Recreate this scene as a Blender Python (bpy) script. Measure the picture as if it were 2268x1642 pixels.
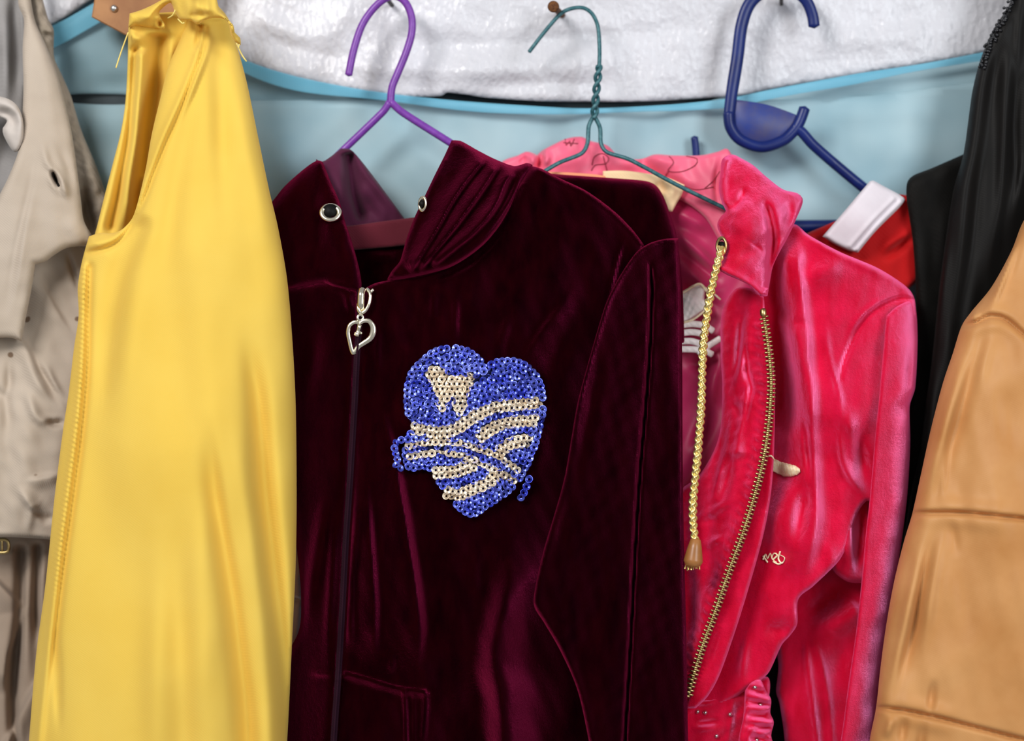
import bpy, math, random
import numpy as np
from mathutils import Vector

random.seed(7)
scene = bpy.context.scene
for o in list(bpy.data.objects):
    bpy.data.objects.remove(o)

# ------------------------------------------------------------------ camera, light, exposure
W, H = 2268.0, 1642.0
CX, CY = W / 2, H / 2
CAM_D, CAM_Z = 1.30, 1.45          # camera distance from the wall, height
LENS = 76.0
K = 36.0 / (LENS * W)              # metres per pixel per metre of distance
cam_data = bpy.data.cameras.new('camera')
cam = bpy.data.objects.new('camera', cam_data)
scene.collection.objects.link(cam)
cam.location = (0, -CAM_D, CAM_Z)
cam.rotation_euler = (math.pi / 2, 0, 0)
cam_data.lens = LENS
cam_data.sensor_width = 36.0
cam_data.clip_start = 0.02
cam_data.dof.use_dof = True
cam_data.dof.focus_distance = CAM_D - 0.085
cam_data.dof.aperture_fstop = 3.0
scene.camera = cam

world = bpy.data.worlds.new('world')
scene.world = world
world.use_nodes = True
wn = world.node_tree.nodes['Background']
wn.inputs['Color'].default_value = (0.93, 0.96, 1.0, 1)
wn.inputs['Strength'].default_value = 0.26

def area(name, loc, target, size, energy, col):
    ld = bpy.data.lights.new(name, 'AREA')
    ld.shape = 'RECTANGLE'; ld.size, ld.size_y = size
    ld.energy = energy; ld.color = col
    o = bpy.data.objects.new(name, ld)
    scene.collection.objects.link(o)
    o.location = loc
    o.rotation_euler = (Vector(target) - Vector(loc)).to_track_quat('-Z', 'Y').to_euler()
    return o
area('window_light', (-0.80, -1.42, CAM_Z + 0.85), (0.0, 0, CAM_Z + 0.08), (0.6, 0.5), 21, (1.0, 0.985, 0.965))
area('doorway_light', (0.95, -1.45, CAM_Z + 0.40), (0.12, 0, CAM_Z), (0.5, 0.9), 13, (0.93, 0.97, 1.0))

scene.view_settings.view_transform = 'Standard'
scene.view_settings.look = 'None'
scene.view_settings.gamma = 1.0
scene.view_settings.use_curve_mapping = False
scene.view_settings.exposure = 0.17

# ------------------------------------------------------------------ coordinates
MM = 0.001
PXMM = K * (CAM_D - 0.06) * 1000   # mm per pixel near the garments

def P(px, py, d):
    """point seen at pixel (px,py), d millimetres in front of the wall"""
    px = np.asarray(px, float); py = np.asarray(py, float); d = np.asarray(d, float)
    dist = CAM_D - d * MM
    return np.stack([(px - CX) * K * dist, -d * MM + 0 * px, CAM_Z - (py - CY) * K * dist], -1)

# ------------------------------------------------------------------ materials
def new_mat(name):
    m = bpy.data.materials.new(name); m.use_nodes = True
    nt = m.node_tree
    return m, nt, nt.nodes['Principled BSDF']

def srgb(r, g, b):
    f = lambda c: (c / 255 / 12.92) if c / 255 <= 0.04045 else ((c / 255 + 0.055) / 1.055) ** 2.4
    return (f(r), f(g), f(b), 1)

def coords(nt, scale=(1, 1, 1), rot=(0, 0, 0)):
    tc = nt.nodes.new('ShaderNodeTexCoord'); mp = nt.nodes.new('ShaderNodeMapping')
    mp.inputs['Scale'].default_value = scale; mp.inputs['Rotation'].default_value = rot
    nt.links.new(tc.outputs['Object'], mp.inputs['Vector'])
    return mp.outputs['Vector']

def noise_node(nt, vec, scale, detail=3, rough=0.55):
    n = nt.nodes.new('ShaderNodeTexNoise')
    n.inputs['Scale'].default_value = scale; n.inputs['Detail'].default_value = detail
    n.inputs['Roughness'].default_value = rough
    nt.links.new(vec, n.inputs['Vector'])
    return n

def add_bump(nt, b, heights):
    """heights: list of (socket, distance, strength)"""
    prev = None
    for h, dist, st in heights:
        bp = nt.nodes.new('ShaderNodeBump')
        bp.inputs['Distance'].default_value = dist; bp.inputs['Strength'].default_value = st
        nt.links.new(h, bp.inputs['Height'])
        if prev: nt.links.new(prev, bp.inputs['Normal'])
        prev = bp.outputs['Normal']
    nt.links.new(prev, b.inputs['Normal'])
    return prev

def ramp(nt, fac, stops):
    r = nt.nodes.new('ShaderNodeValToRGB')
    while len(r.color_ramp.elements) < len(stops): r.color_ramp.elements.new(0.5)
    for e, (p, c) in zip(r.color_ramp.elements, stops):
        e.position = p; e.color = c
    nt.links.new(fac, r.inputs['Fac'])
    return r.outputs['Color']

def velvet(name, dark, light, tint, sheen=1.0, srough=0.3, extra=None, mott=0.0009, nap=None, gloss=None):
    m, nt, b = new_mat(name)
    v = coords(nt)
    vs = coords(nt, (1, 1, 0.35))
    n1 = noise_node(nt, vs, 130, 4)
    col = ramp(nt, n1.outputs['Fac'], [(0.3, dark), (0.75, light)])
    nt.links.new(col, b.inputs['Base Color'])
    b.inputs['Roughness'].default_value = 0.85
    b.inputs['Specular IOR Level'].default_value = 0.0
    b.inputs['Sheen Weight'].default_value = sheen
    b.inputs['Sheen Roughness'].default_value = srough
    b.inputs['Sheen Tint'].default_value = tint
    n2 = noise_node(nt, v, 330, 6, 0.75)
    n3 = noise_node(nt, v, 1700, 2)
    add_bump(nt, b, [(n2.outputs['Fac'], mott, 0.6), (n3.outputs['Fac'], 0.0003, 0.5)])
    if extra:
        s = nt.nodes.new('ShaderNodeBsdfSheen'); s.distribution = 'ASHIKHMIN'
        s.inputs['Color'].default_value = extra[0]; s.inputs['Roughness'].default_value = extra[1]
        bp = [n for n in nt.nodes if n.bl_idname == 'ShaderNodeBump'][-1]
        nrm = bp.outputs['Normal']
        if nap:          # brushed pile: the hairs lean sideways and lie in ruffled patches
            pn = noise_node(nt, coords(nt, (1.2, 1, 0.8)), nap[1], 4, 0.6)
            pb = nt.nodes.new('ShaderNodeBump'); pb.inputs['Distance'].default_value = nap[2]; pb.inputs['Strength'].default_value = 0.8
            nt.links.new(pn.outputs['Fac'], pb.inputs['Height']); nt.links.new(nrm, pb.inputs['Normal'])
            ad = nt.nodes.new('ShaderNodeVectorMath'); ad.operation = 'ADD'; ad.inputs[1].default_value = nap[0]
            nz = nt.nodes.new('ShaderNodeVectorMath'); nz.operation = 'NORMALIZE'
            nt.links.new(pb.outputs['Normal'], ad.inputs[0]); nt.links.new(ad.outputs[0], nz.inputs[0])
            nrm = nz.outputs[0]
        nt.links.new(nrm, s.inputs['Normal'])
        a = nt.nodes.new('ShaderNodeAddShader')
        nt.links.new(b.outputs[0], a.inputs[0]); nt.links.new(s.outputs[0], a.inputs[1])
        last = a
        if gloss:        # shine of the lying pile, brightest where the cloth turns away to the side its hairs point to
            ad = nt.nodes.new('ShaderNodeVectorMath'); ad.operation = 'ADD'; ad.inputs[1].default_value = gloss[2]
            nz = nt.nodes.new('ShaderNodeVectorMath'); nz.operation = 'NORMALIZE'
            nt.links.new(bp.outputs['Normal'], ad.inputs[0]); nt.links.new(ad.outputs[0], nz.inputs[0])
            g = nt.nodes.new('ShaderNodeBsdfGlossy'); g.inputs['Color'].default_value = gloss[0]; g.inputs['Roughness'].default_value = gloss[1]
            nt.links.new(nz.outputs[0], g.inputs['Normal'])
            last = nt.nodes.new('ShaderNodeAddShader')
            nt.links.new(a.outputs[0], last.inputs[0]); nt.links.new(g.outputs[0], last.inputs[1])
        nt.links.new(last.outputs[0], nt.nodes['Material Output'].inputs['Surface'])
    return m

def cloth(name, c1, c2, rough=0.75, sheen=0.15, weave=1500, wb=0.00012, spec=0.25, mott=40, spots=None, trans=0.0, tcol=None):
    m, nt, b = new_mat(name)
    v = coords(nt)
    n1 = noise_node(nt, v, mott, 4)
    col = ramp(nt, n1.outputs['Fac'], [(0.3, c1), (0.7, c2)])
    if spots:
        vo = nt.nodes.new('ShaderNodeTexVoronoi'); vo.inputs['Scale'].default_value = spots[0]
        nt.links.new(v, vo.inputs['Vector'])
        fac = ramp(nt, vo.outputs['Distance'], [(spots[1], (1, 1, 1, 1)), (spots[1] + 0.04, (0, 0, 0, 1))])
        mx = nt.nodes.new('ShaderNodeMixRGB'); nt.links.new(fac, mx.inputs['Fac'])
        nt.links.new(col, mx.inputs['Color1']); mx.inputs['Color2'].default_value = spots[2]
        col = mx.outputs['Color']
    nt.links.new(col, b.inputs['Base Color'])
    b.inputs['Roughness'].default_value = rough
    b.inputs['Specular IOR Level'].default_value = spec
    b.inputs['Sheen Weight'].default_value = sheen
    b.inputs['Sheen Roughness'].default_value = 0.5
    wv = nt.nodes.new('ShaderNodeTexWave'); wv.inputs['Scale'].default_value = weave / 6.28
    wv.bands_direction = 'DIAGONAL'; wv.inputs['Distortion'].default_value = 1.5
    nt.links.new(v, wv.inputs['Vector'])
    n2 = noise_node(nt, v, 700, 3)
    add_bump(nt, b, [(wv.outputs['Fac'], wb, 0.5), (n2.outputs['Fac'], wb * 1.5, 0.5)])
    if trans > 0:
        t = nt.nodes.new('ShaderNodeBsdfTranslucent'); t.inputs['Color'].default_value = tcol
        mx = nt.nodes.new('ShaderNodeMixShader'); mx.inputs[0].default_value = trans
        nt.links.new(b.outputs[0], mx.inputs[1]); nt.links.new(t.outputs[0], mx.inputs[2])
        nt.links.new(mx.outputs[0], nt.nodes['Material Output'].inputs['Surface'])
    return m

def solid(name, c1, c2=None, rough=0.4, metallic=0.0, scale=300, spec=0.5, bump=0.0, coat=0.0):
    m, nt, b = new_mat(name)
    v = coords(nt)
    n1 = noise_node(nt, v, scale, 4)
    col = ramp(nt, n1.outputs['Fac'], [(0.35, c1), (0.65, c2 or c1)])
    nt.links.new(col, b.inputs['Base Color'])
    b.inputs['Roughness'].default_value = rough; b.inputs['Metallic'].default_value = metallic
    b.inputs['Specular IOR Level'].default_value = spec
    b.inputs['Coat Weight'].default_value = coat
    if bump: add_bump(nt, b, [(n1.outputs['Fac'], bump, 0.6)])
    return m

M = {}
M['burgundy'] = velvet('burgundy_velvet', (0.0030, 0.0001, 0.0005, 1), (0.012, 0.0004, 0.0014, 1), (0.5, 0.02, 0.08, 1), 0.15, 0.2,
                       ((0.44, 0.018, 0.085, 1), 0.30), 0.0009, None, ((0.022, 0.0010, 0.006, 1), 0.28, (-1.15, 0.0, 0.0)))
M['burgundy_lining'] = cloth('plum_lining', srgb(70, 22, 46), srgb(86, 30, 60), 0.7, 0.1, 1800, 0.00005, 0.15)
M['burgundy_tape'] = cloth('wine_neck_tape', srgb(92, 18, 34), srgb(100, 22, 40), 0.8, 0.2, 2400, 0.00008)
M['pink'] = velvet('pink_velvet', srgb(184, 3, 34), srgb(208, 18, 58), (1.0, 0.2, 0.6, 1), 0.5, 0.2,
                   ((0.9, 0.22, 0.54, 1), 0.30), 0.0012, ((0.2, 0.0, 0.14), 34, 0.0040),
                   ((0.16, 0.052, 0.115, 1), 0.33, (-1.12, 0.0, 0.02)))
M['pink_satin'] = cloth('pink_satin', srgb(236, 92, 125), srgb(246, 112, 142), 0.45, 0.2, 2400, 0.00003, 0.3, 25)
M['pink_lining'] = cloth('deep_pink_lining', srgb(190, 34, 88), srgb(214, 56, 112), 0.42, 0.2, 2400, 0.00003, 0.35, 25)
M['yellow'] = cloth('yellow_twill', srgb(242, 206, 88), srgb(248, 215, 100), 0.8, 0.1, 3000, 0.00005, 0.12, 14, None, 0.20, (1.0, 0.50, 0.03, 1))
M['beige'] = cloth('cream_cotton', srgb(180, 165, 149), srgb(191, 176, 160), 0.85, 0.1, 2600, 0.0001, 0.15, 25)
M['beige_spots'] = cloth('cream_cotton_stained', srgb(180, 165, 149), srgb(191, 176, 160), 0.85, 0.1, 2600, 0.0001, 0.15, 25,
                         (62, 0.10, srgb(120, 98, 80)))
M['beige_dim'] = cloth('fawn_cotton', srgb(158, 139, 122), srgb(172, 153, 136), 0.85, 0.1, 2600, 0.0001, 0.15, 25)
M['taupe'] = cloth('taupe_cotton', srgb(150, 138, 122), srgb(168, 154, 138), 0.9, 0.1, 900, 0.0003, 0.1, 50)
M['grey'] = cloth('grey_jersey', srgb(140, 136, 134), srgb(160, 156, 154), 0.85, 0.1, 1500, 0.0001, 0.15, 30)
M['strap'] = cloth('off_white_webbing', srgb(190, 180, 172), srgb(200, 190, 182), 0.85, 0.1, 900, 0.00004, 0.15, 60)
M['white_knit'] = cloth('white_rib', srgb(216, 206, 212), srgb(226, 218, 224), 0.85, 0.1, 900, 0.00004, 0.15, 60)
M['red'] = cloth('red_jersey', srgb(176, 4, 8), srgb(190, 10, 14), 0.75, 0.1, 1500, 0.0001, 0.2, 40)
M['black'] = cloth('black_satin', (0.0035, 0.003, 0.0026, 1), (0.006, 0.005, 0.0045, 1), 0.55, 0.02, 2600, 0.00003, 0.14, 30)
M['black_wool'] = cloth('black_wool', (0.004, 0.0035, 0.003, 1), (0.008, 0.007, 0.006, 1), 0.7, 0.02, 1500, 0.0001, 0.12, 60)
M['tan'] = cloth('camel_satin', srgb(184, 126, 70), srgb(205, 150, 94), 0.5, 0.05, 3000, 0.00003, 0.22, 22)
M['label'] = cloth('cream_label', srgb(246, 214, 168), srgb(240, 204, 160), 0.7, 0.1, 2200, 0.00005)
M['peach'] = cloth('peach_tape', srgb(244, 160, 120), srgb(240, 150, 112), 0.7, 0.1, 2200, 0.00005)
M['white_satin'] = cloth('white_satin_thread', srgb(248, 240, 234), srgb(252, 248, 242), 0.35, 0.2, 1100, 0.0002, 0.5)
M['purple'] = solid('purple_coating', srgb(112, 50, 150), srgb(124, 62, 164), 0.38)
M['teal_wire'] = solid('teal_coated_wire', srgb(30, 84, 92), srgb(70, 116, 122), 0.45, 0.2, 500)
M['navy'] = solid('navy_plastic', srgb(12, 28, 88), srgb(18, 38, 106), 0.36, 0, 60, 0.35)
M['navy_web'] = solid('dusty_navy_plastic', srgb(30, 52, 128), srgb(66, 66, 110), 0.5, 0, 70)
M['rust'] = solid('rusty_iron', srgb(74, 44, 28), srgb(120, 76, 40), 0.75, 0.3, 900, 0.3, 0.0002)
M['iron'] = solid('dark_iron', srgb(44, 40, 38), srgb(62, 56, 52), 0.6, 0.5, 900)
M['silver'] = solid('pale_gold_metal', (0.86, 0.78, 0.60, 1), (0.92, 0.84, 0.68, 1), 0.22, 1.0, 300)
M['brass'] = solid('antique_brass', (0.36, 0.25, 0.10, 1), (0.60, 0.45, 0.20, 1), 0.34, 1.0, 500)
M['steel'] = solid('steel', (0.6, 0.58, 0.56, 1), (0.7, 0.68, 0.66, 1), 0.3, 1.0)
M['gold_cord'] = solid('gold_lurex', (0.80, 0.58, 0.16, 1), (0.98, 0.82, 0.36, 1), 0.30, 0.85, 900, 0.5, 0.0002)
M['gold_thread'] = solid('pale_gold_thread', (0.90, 0.72, 0.42, 1), (1.0, 0.90, 0.66, 1), 0.45, 0.2, 700, 0.5, 0.0003)
M['toggle'] = solid('brown_plastic', srgb(150, 96, 48), srgb(166, 110, 58), 0.35, 0, 120)
M['wood'] = solid('plywood', srgb(152, 100, 56), srgb(172, 120, 72), 0.6, 0, 60)
M['zip_tape'] = cloth('dark_zip_tape', srgb(34, 12, 24), srgb(44, 18, 32), 0.8, 0.0, 2600, 0.0001, 0.08)
M['print'] = solid('dark_red_print', srgb(150, 44, 66), srgb(160, 50, 72), 0.7)
M['thread_yellow'] = solid('yellow_thread', srgb(236, 208, 110), srgb(240, 214, 120), 0.7)
M['sequin_blue'] = solid('blue_sequin', (0.03, 0.045, 0.55, 1), (0.20, 0.25, 0.92, 1), 0.2, 0.75, 160, 0.9)
M['sequin_gold'] = solid('champagne_sequin', (0.74, 0.55, 0.36, 1), (0.95, 0.82, 0.64, 1), 0.24, 0.55, 220, 0.9)
M['patch'] = cloth('navy_backing', srgb(10, 14, 60), srgb(16, 20, 78), 0.8, 0.1, 1500)
M['wall'] = solid('grey_plaster', srgb(58, 66, 70), srgb(78, 86, 90), 0.9, 0, 20, 0.2)

def make_tarp():
    m, nt, b = new_mat('white_woven_plastic')
    v = coords(nt)
    n1 = noise_node(nt, v, 9, 3)
    nt.links.new(ramp(nt, n1.outputs['Fac'], [(0.3, srgb(200, 199, 204)), (0.7, srgb(216, 215, 221))]), b.inputs['Base Color'])
    b.inputs['Roughness'].default_value = 0.5
    b.inputs['Specular IOR Level'].default_value = 0.3
    b.inputs['Coat Weight'].default_value = 0.6; b.inputs['Coat Roughness'].default_value = 0.10
    vo = nt.nodes.new('ShaderNodeTexVoronoi'); vo.inputs['Scale'].default_value = 300
    vw = coords(nt, (1, 1, 0.6))
    nt.links.new(vw, vo.inputs['Vector'])
    n2 = noise_node(nt, v, 320, 4, 0.6)
    n3 = noise_node(nt, coords(nt, (0.35, 1, 1)), 45, 3)
    nn = add_bump(nt, b, [(n3.outputs['Fac'], 0.002, 0.5), (vo.outputs['Distance'], 0.0009, 0.6), (n2.outputs['Fac'], 0.0010, 0.6)])
    nt.links.new(nn, b.inputs['Coat Normal'])
    return m
M['tarp'] = make_tarp()

def make_net(name, c1, c2, alpha):
    m, nt, b = new_mat(name)
    v = coords(nt)
    n1 = noise_node(nt, v, 12, 3)
    nt.links.new(ramp(nt, n1.outputs['Fac'], [(0.3, c1), (0.7, c2)]), b.inputs['Base Color'])
    b.inputs['Roughness'].default_value = 0.6
    b.inputs['Specular IOR Level'].default_value = 0.25
    ck = nt.nodes.new('ShaderNodeTexWave'); ck.inputs['Scale'].default_value = 240; ck.bands_direction = 'X'
    nt.links.new(v, ck.inputs['Vector'])
    ck2 = nt.nodes.new('ShaderNodeTexWave'); ck2.inputs['Scale'].default_value = 240; ck2.bands_direction = 'Z'
    nt.links.new(v, ck2.inputs['Vector'])
    mx = nt.nodes.new('ShaderNodeMath'); mx.operation = 'MAXIMUM'
    nt.links.new(ck.outputs['Fac'], mx.inputs[0]); nt.links.new(ck2.outputs['Fac'], mx.inputs[1])
    mr = nt.nodes.new('ShaderNodeMapRange'); mr.inputs['To Min'].default_value = alpha - 0.12; mr.inputs['To Max'].default_value = alpha + 0.08
    nt.links.new(mx.outputs[0], mr.inputs['Value'])
    nt.links.new(mr.outputs[0], b.inputs['Alpha'])
    return m
M['net'] = make_net('pale_blue_net', srgb(142, 178, 191), srgb(184, 209, 216), 0.85)
M['net_shaded'] = make_net('shaded_blue_net', srgb(150, 190, 204), srgb(172, 204, 214), 0.50)  # shade from the clothes put in as lower alpha over the dark wall
M['net_hem'] = make_net('sky_blue_net', srgb(110, 186, 214), srgb(132, 202, 226), 0.55)

# ------------------------------------------------------------------ object helpers
WORLD = {}
def empty(name, px, py, d, label, cat, group=None):
    o = bpy.data.objects.new(name, None); scene.collection.objects.link(o)
    p = P(px, py, d); o.location = p; o.empty_display_size = 0.01
    WORLD[o] = np.array(p)
    o['label'] = label; o['category'] = cat
    if group: o['group'] = group
    return o

def tag(o, label=None, cat=None, group=None, kind=None):
    if label: o['label'] = label
    if cat: o['category'] = cat
    if group: o['group'] = group
    if kind: o['kind'] = kind
    return o

def mesh_obj(name, verts, faces, mat, parent=None, smooth=True, label=None):
    verts = np.asarray(verts, float)
    if parent is not None:
        org = WORLD[parent]
    else:
        org = verts.mean(0)
    me = bpy.data.meshes.new(name)
    fl = faces if isinstance(faces, list) else faces.tolist()
    me.from_pydata((verts - org).tolist(), [], fl)
    me.materials.append(mat)
    if smooth: me.polygons.foreach_set('use_smooth', [True] * len(me.polygons))
    me.update()
    o = bpy.data.objects.new(name, me); scene.collection.objects.link(o)
    if parent is not None:
        o.parent = parent
    else:
        o.location = org
    WORLD[o] = org
    if label: o['label'] = label
    return o

# ------------------------------------------------------------------ curves in picture space
def spline(pts, closed=False, step=7.0):
    """Catmull-Rom through pts; a third element marks a sharp corner"""
    n = len(pts)
    xy = np.array([p[:2] for p in pts], float)
    corner = [len(p) > 2 for p in pts]
    out = []
    cnt = n if closed else n - 1
    for i in range(cnt):
        j = (i + 1) % n
        p1, p2 = xy[i], xy[j]
        if corner[i] or (not closed and i == 0): p0 = p1
        else: p0 = xy[(i - 1) % n]
        if corner[j] or (not closed and j == n - 1): p3 = p2
        else: p3 = xy[(j + 1) % n]
        L = np.hypot(*(p2 - p1))
        m = max(2, int(L / step))
        m1 = (p2 - p0) * 0.5; m2 = (p3 - p1) * 0.5
        for v, o in ((m1, 1), (m2, 1)):
            lv = np.hypot(*v)
            if lv > L > 0: v *= L / lv
        for k in range(m):
            t = k / m
            h00 = 2*t**3 - 3*t**2 + 1; h10 = t**3 - 2*t**2 + t; h01 = -2*t**3 + 3*t**2; h11 = t**3 - t**2
            out.append(h00*p1 + h10*m1 + h01*p2 + h11*m2)
    if not closed: out.append(xy[-1])
    return np.array(out)

def poly_dist(X, Y, line):
    """distance, side sign (+ = right of travel direction in picture), arc fraction, nearest point"""
    pts = np.stack([X, Y], -1)
    N = len(pts)
    best = np.full(N, 1e18); sgn = np.zeros(N); tt = np.zeros(N); near = np.zeros((N, 2))
    seg = np.diff(line, axis=0); sl = np.hypot(seg[:, 0], seg[:, 1]); cum = np.concatenate([[0], np.cumsum(sl)])
    tot = max(cum[-1], 1e-9)
    for i in range(len(seg)):
        if sl[i] < 1e-9: continue
        rel = pts - line[i]
        u = np.clip((rel @ seg[i]) / sl[i]**2, 0, 1)
        q = line[i] + u[:, None] * seg[i]
        dd = ((pts - q)**2).sum(1)
        m = dd < best
        best[m] = dd[m]; near[m] = q[m]
        cr = seg[i][0] * rel[:, 1] - seg[i][1] * rel[:, 0]
        sgn[m] = np.sign(cr[m])
        tt[m] = (cum[i] + u[m] * sl[i]) / tot
    return np.sqrt(best), sgn, tt, near, tot

def inside(X, Y, poly):
    r = np.zeros(len(X), bool)
    x1, y1 = poly[:, 0], poly[:, 1]; x2, y2 = np.roll(x1, -1), np.roll(y1, -1)
    for a, b, c, d in zip(x1, y1, x2, y2):
        if b == d: continue
        c1 = (b > Y) != (d > Y)
        r ^= c1 & (X < (c - a) * (Y - b) / (d - b) + a)
    return r

def tps(ctrl):
    if not isinstance(ctrl, (list, tuple)):
        return lambda x, y: np.full(np.shape(x), float(ctrl))
    c = np.array(ctrl, float)
    n = len(c); s = 500.0
    xs, ys = c[:, 0] / s, c[:, 1] / s
    if n < 4:
        A = np.stack([xs, ys, np.ones(n)], 1)
        w, *_ = np.linalg.lstsq(A, c[:, 2], rcond=None)
        return lambda x, y: w[0] * np.asarray(x) / s + w[1] * np.asarray(y) / s + w[2]
    def U(r2): return np.where(r2 > 1e-12, r2 * np.log(np.maximum(r2, 1e-12)), 0)
    Kk = U((xs[:, None] - xs)**2 + (ys[:, None] - ys)**2) + 1e-4 * np.eye(n)
    Pm = np.stack([np.ones(n), xs, ys], 1)
    A = np.block([[Kk, Pm], [Pm.T, np.zeros((3, 3))]])
    w = np.linalg.solve(A, np.concatenate([c[:, 2], np.zeros(3)]))
    def f(x, y):
        x = np.asarray(x, float) / s; y = np.asarray(y, float) / s
        r = w[n] + w[n+1] * x + w[n+2] * y
        for i in range(n):
            r = r + w[i] * U((x - xs[i])**2 + (y - ys[i])**2)
        return r
    return f

class Relief:
    """depth of a cloth sheet, in mm in front of the wall, over the picture plane"""
    def __init__(self, outline, ctrl, folds=(), edge=(30, 5), noise=(), seed=0, closed=True, extra=None):
        self.extra = extra
        self.poly = spline(outline, True) if closed else outline
        self.base = tps(ctrl); self.edge = edge
        self.folds = [(spline(f['p'], False, 12) if len(f['p']) > 1 else None, f) for f in folds]
        rng = np.random.RandomState(seed + 11)
        self.waves = []
        for (lam, amp, ang, spread) in noise:      # wavelength px, amplitude px, direction of travel
            for k in range(7):
                a = math.radians(ang + rng.uniform(-spread, spread)); l = lam * rng.uniform(0.6, 1.6)
                self.waves.append((2*math.pi/l*math.cos(a), 2*math.pi/l*math.sin(a), rng.uniform(0, 6.28), amp * rng.uniform(0.3, 1.0) / 2.6))
    def rough(self, x, y):
        return self.base(x, y)
    def depth(self, x, y, bd=None):
        x = np.atleast_1d(np.asarray(x, float)); y = np.atleast_1d(np.asarray(y, float))
        h = np.zeros(len(x))
        for line, f in self.folds:
            d, s, t, _, tot = poly_dist(x, y, line)
            wl, wr = f.get('wl', f.get('w', 10)), f.get('wr', f.get('w', 10))
            w = np.where(s >= 0, wl, wr)      # for a line drawn downwards wl is the width on its left, wr on its right
            u = d / w
            prof = np.exp(-u**2) if f.get('k', 'g') == 'g' else np.exp(-u**1.25)
            t0, t1 = [min(0.5, v * 1.7) if 0.08 < v else v for v in f.get('t', (0.15, 0.15))]
            env = np.ones(len(x))
            if t0 > 0: env *= np.clip(t / t0, 0, 1)**1.0
            if t1 > 0: env *= np.clip((1 - t) / t1, 0, 1)
            env = env * env * (3 - 2 * env)
            if 'lam' in f:
                prof = prof * np.sin(2 * math.pi * t * tot / f['lam'] + f.get('skew', 0.0) * d * s / f['lam'])
            h += f['A'] * prof * env
        for kx, ky, ph, a in self.waves:
            h += a * np.sin(kx * x + ky * y + ph)
        out = self.base(x, y) + h * PXMM
        if self.extra: out = out + self.extra(x, y)
        R, D = self.edge
        if R > 0:
            if bd is None:
                cl = np.vstack([self.poly, self.poly[:1]])
                bd = poly_dist(x, y, cl)[0]
            t = np.clip(bd / R, 0, 1)
            out -= D * (1 - np.sqrt(np.clip(1 - (1 - t)**2, 0, 1)))
        return out

FOLD_GAIN = {'burgundy_velvet': 1.5, 'pink_velvet': 1.3, 'yellow_twill': 2.0, 'black_satin': 1.0, 'camel_satin': 2.1, 'pale_blue_net': 1.5}
def panel(name, parent, mat, outline, ctrl, folds=(), edge=(30, 5), noise=(), step=5.0, thick=4.0, seed=0, label=None, extra=None):
    """a sheet of cloth with real depth: relief front, offset back, closed rim"""
    g = FOLD_GAIN.get(mat.name, 1.3)
    folds = [dict(f, A=f['A'] * g) for f in folds]
    noise = [(l, a * (1 + (g - 1) * 0.5), an, sp) for (l, a, an, sp) in noise]
    R = Relief(outline, ctrl, folds, edge, noise, seed, extra=extra)
    poly = R.poly
    x0, y0 = poly.min(0) - step; x1, y1 = poly.max(0) + step
    nx, ny = int((x1 - x0) / step) + 2, int((y1 - y0) / step) + 2
    gx, gy = np.meshgrid(x0 + np.arange(nx) * step, y0 + np.arange(ny) * step)
    ccx, ccy = (gx[:-1, :-1] + step / 2).ravel(), (gy[:-1, :-1] + step / 2).ravel()
    cin = inside(ccx, ccy, poly).reshape(ny - 1, nx - 1)
    iy, ix = np.nonzero(cin)
    idx = lambda r, c: r * nx + c
    quads = np.stack([idx(iy, ix), idx(iy + 1, ix), idx(iy + 1, ix + 1), idx(iy, ix + 1)], 1)
    used = np.unique(quads)
    remap = -np.ones(nx * ny, int); remap[used] = np.arange(len(used))
    quads = remap[quads]
    X, Y = gx.ravel()[used].copy(), gy.ravel()[used].copy()
    # boundary edges
    e = np.concatenate([quads[:, [0, 1]], quads[:, [1, 2]], quads[:, [2, 3]], quads[:, [3, 0]]])
    key = np.sort(e, 1)
    _, inv, cnts = np.unique(key[:, 0] * (len(used) + 1) + key[:, 1], return_inverse=True, return_counts=True)
    be = e[cnts[inv] == 1]
    bv = np.unique(be)
    cl = np.vstack([poly, poly[:1]])
    bd, _, _, near, _ = poly_dist(X, Y, cl)
    X[bv], Y[bv] = near[bv, 0], near[bv, 1]
    bd[bv] = 0
    # relax the second row a little so the rim stays even
    front = R.depth(X, Y, bd)
    back = np.minimum(front - 0.8, R.base(X, Y) - R.edge[1] - thick + (np.minimum(extra(X, Y), 0) if extra else 0))
    back[bv] = front[bv] - 0.8
    n = len(X)
    V = np.concatenate([P(X, Y, front), P(X, Y, back)])
    F = quads.tolist() + (quads[:, ::-1] + n).tolist()
    F += [[b, a, a + n, b + n] for a, b in be.tolist()]
    o = mesh_obj(name, V, F, mat, parent, True, label)
    o['relief_id'] = 0
    del o['relief_id']
    return o, R

def fold(p, A, w=10, wl=None, wr=None, t=(0.26, 0.26), k='g', **kw):
    f = dict(p=p, A=A, w=w, wl=wl or w, wr=wr or w, t=t, k=k); f.update(kw); return f

# ------------------------------------------------------------------ solids in 3-D
def frames(pts):
    T = np.gradient(pts, axis=0); T /= np.linalg.norm(T, axis=1)[:, None] + 1e-12
    up = np.array([0.1, 1.0, 0.05]) if abs(T[0][1]) < 0.9 else np.array([1.0, 0, 0])
    N = np.zeros_like(pts); B = np.zeros_like(pts)
    n = np.cross(T[0], up); n /= np.linalg.norm(n)
    for i in range(len(pts)):
        n = n - T[i] * (n @ T[i]); n /= np.linalg.norm(n) + 1e-12
        N[i] = n; B[i] = np.cross(T[i], n)
    return T, N, B

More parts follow.
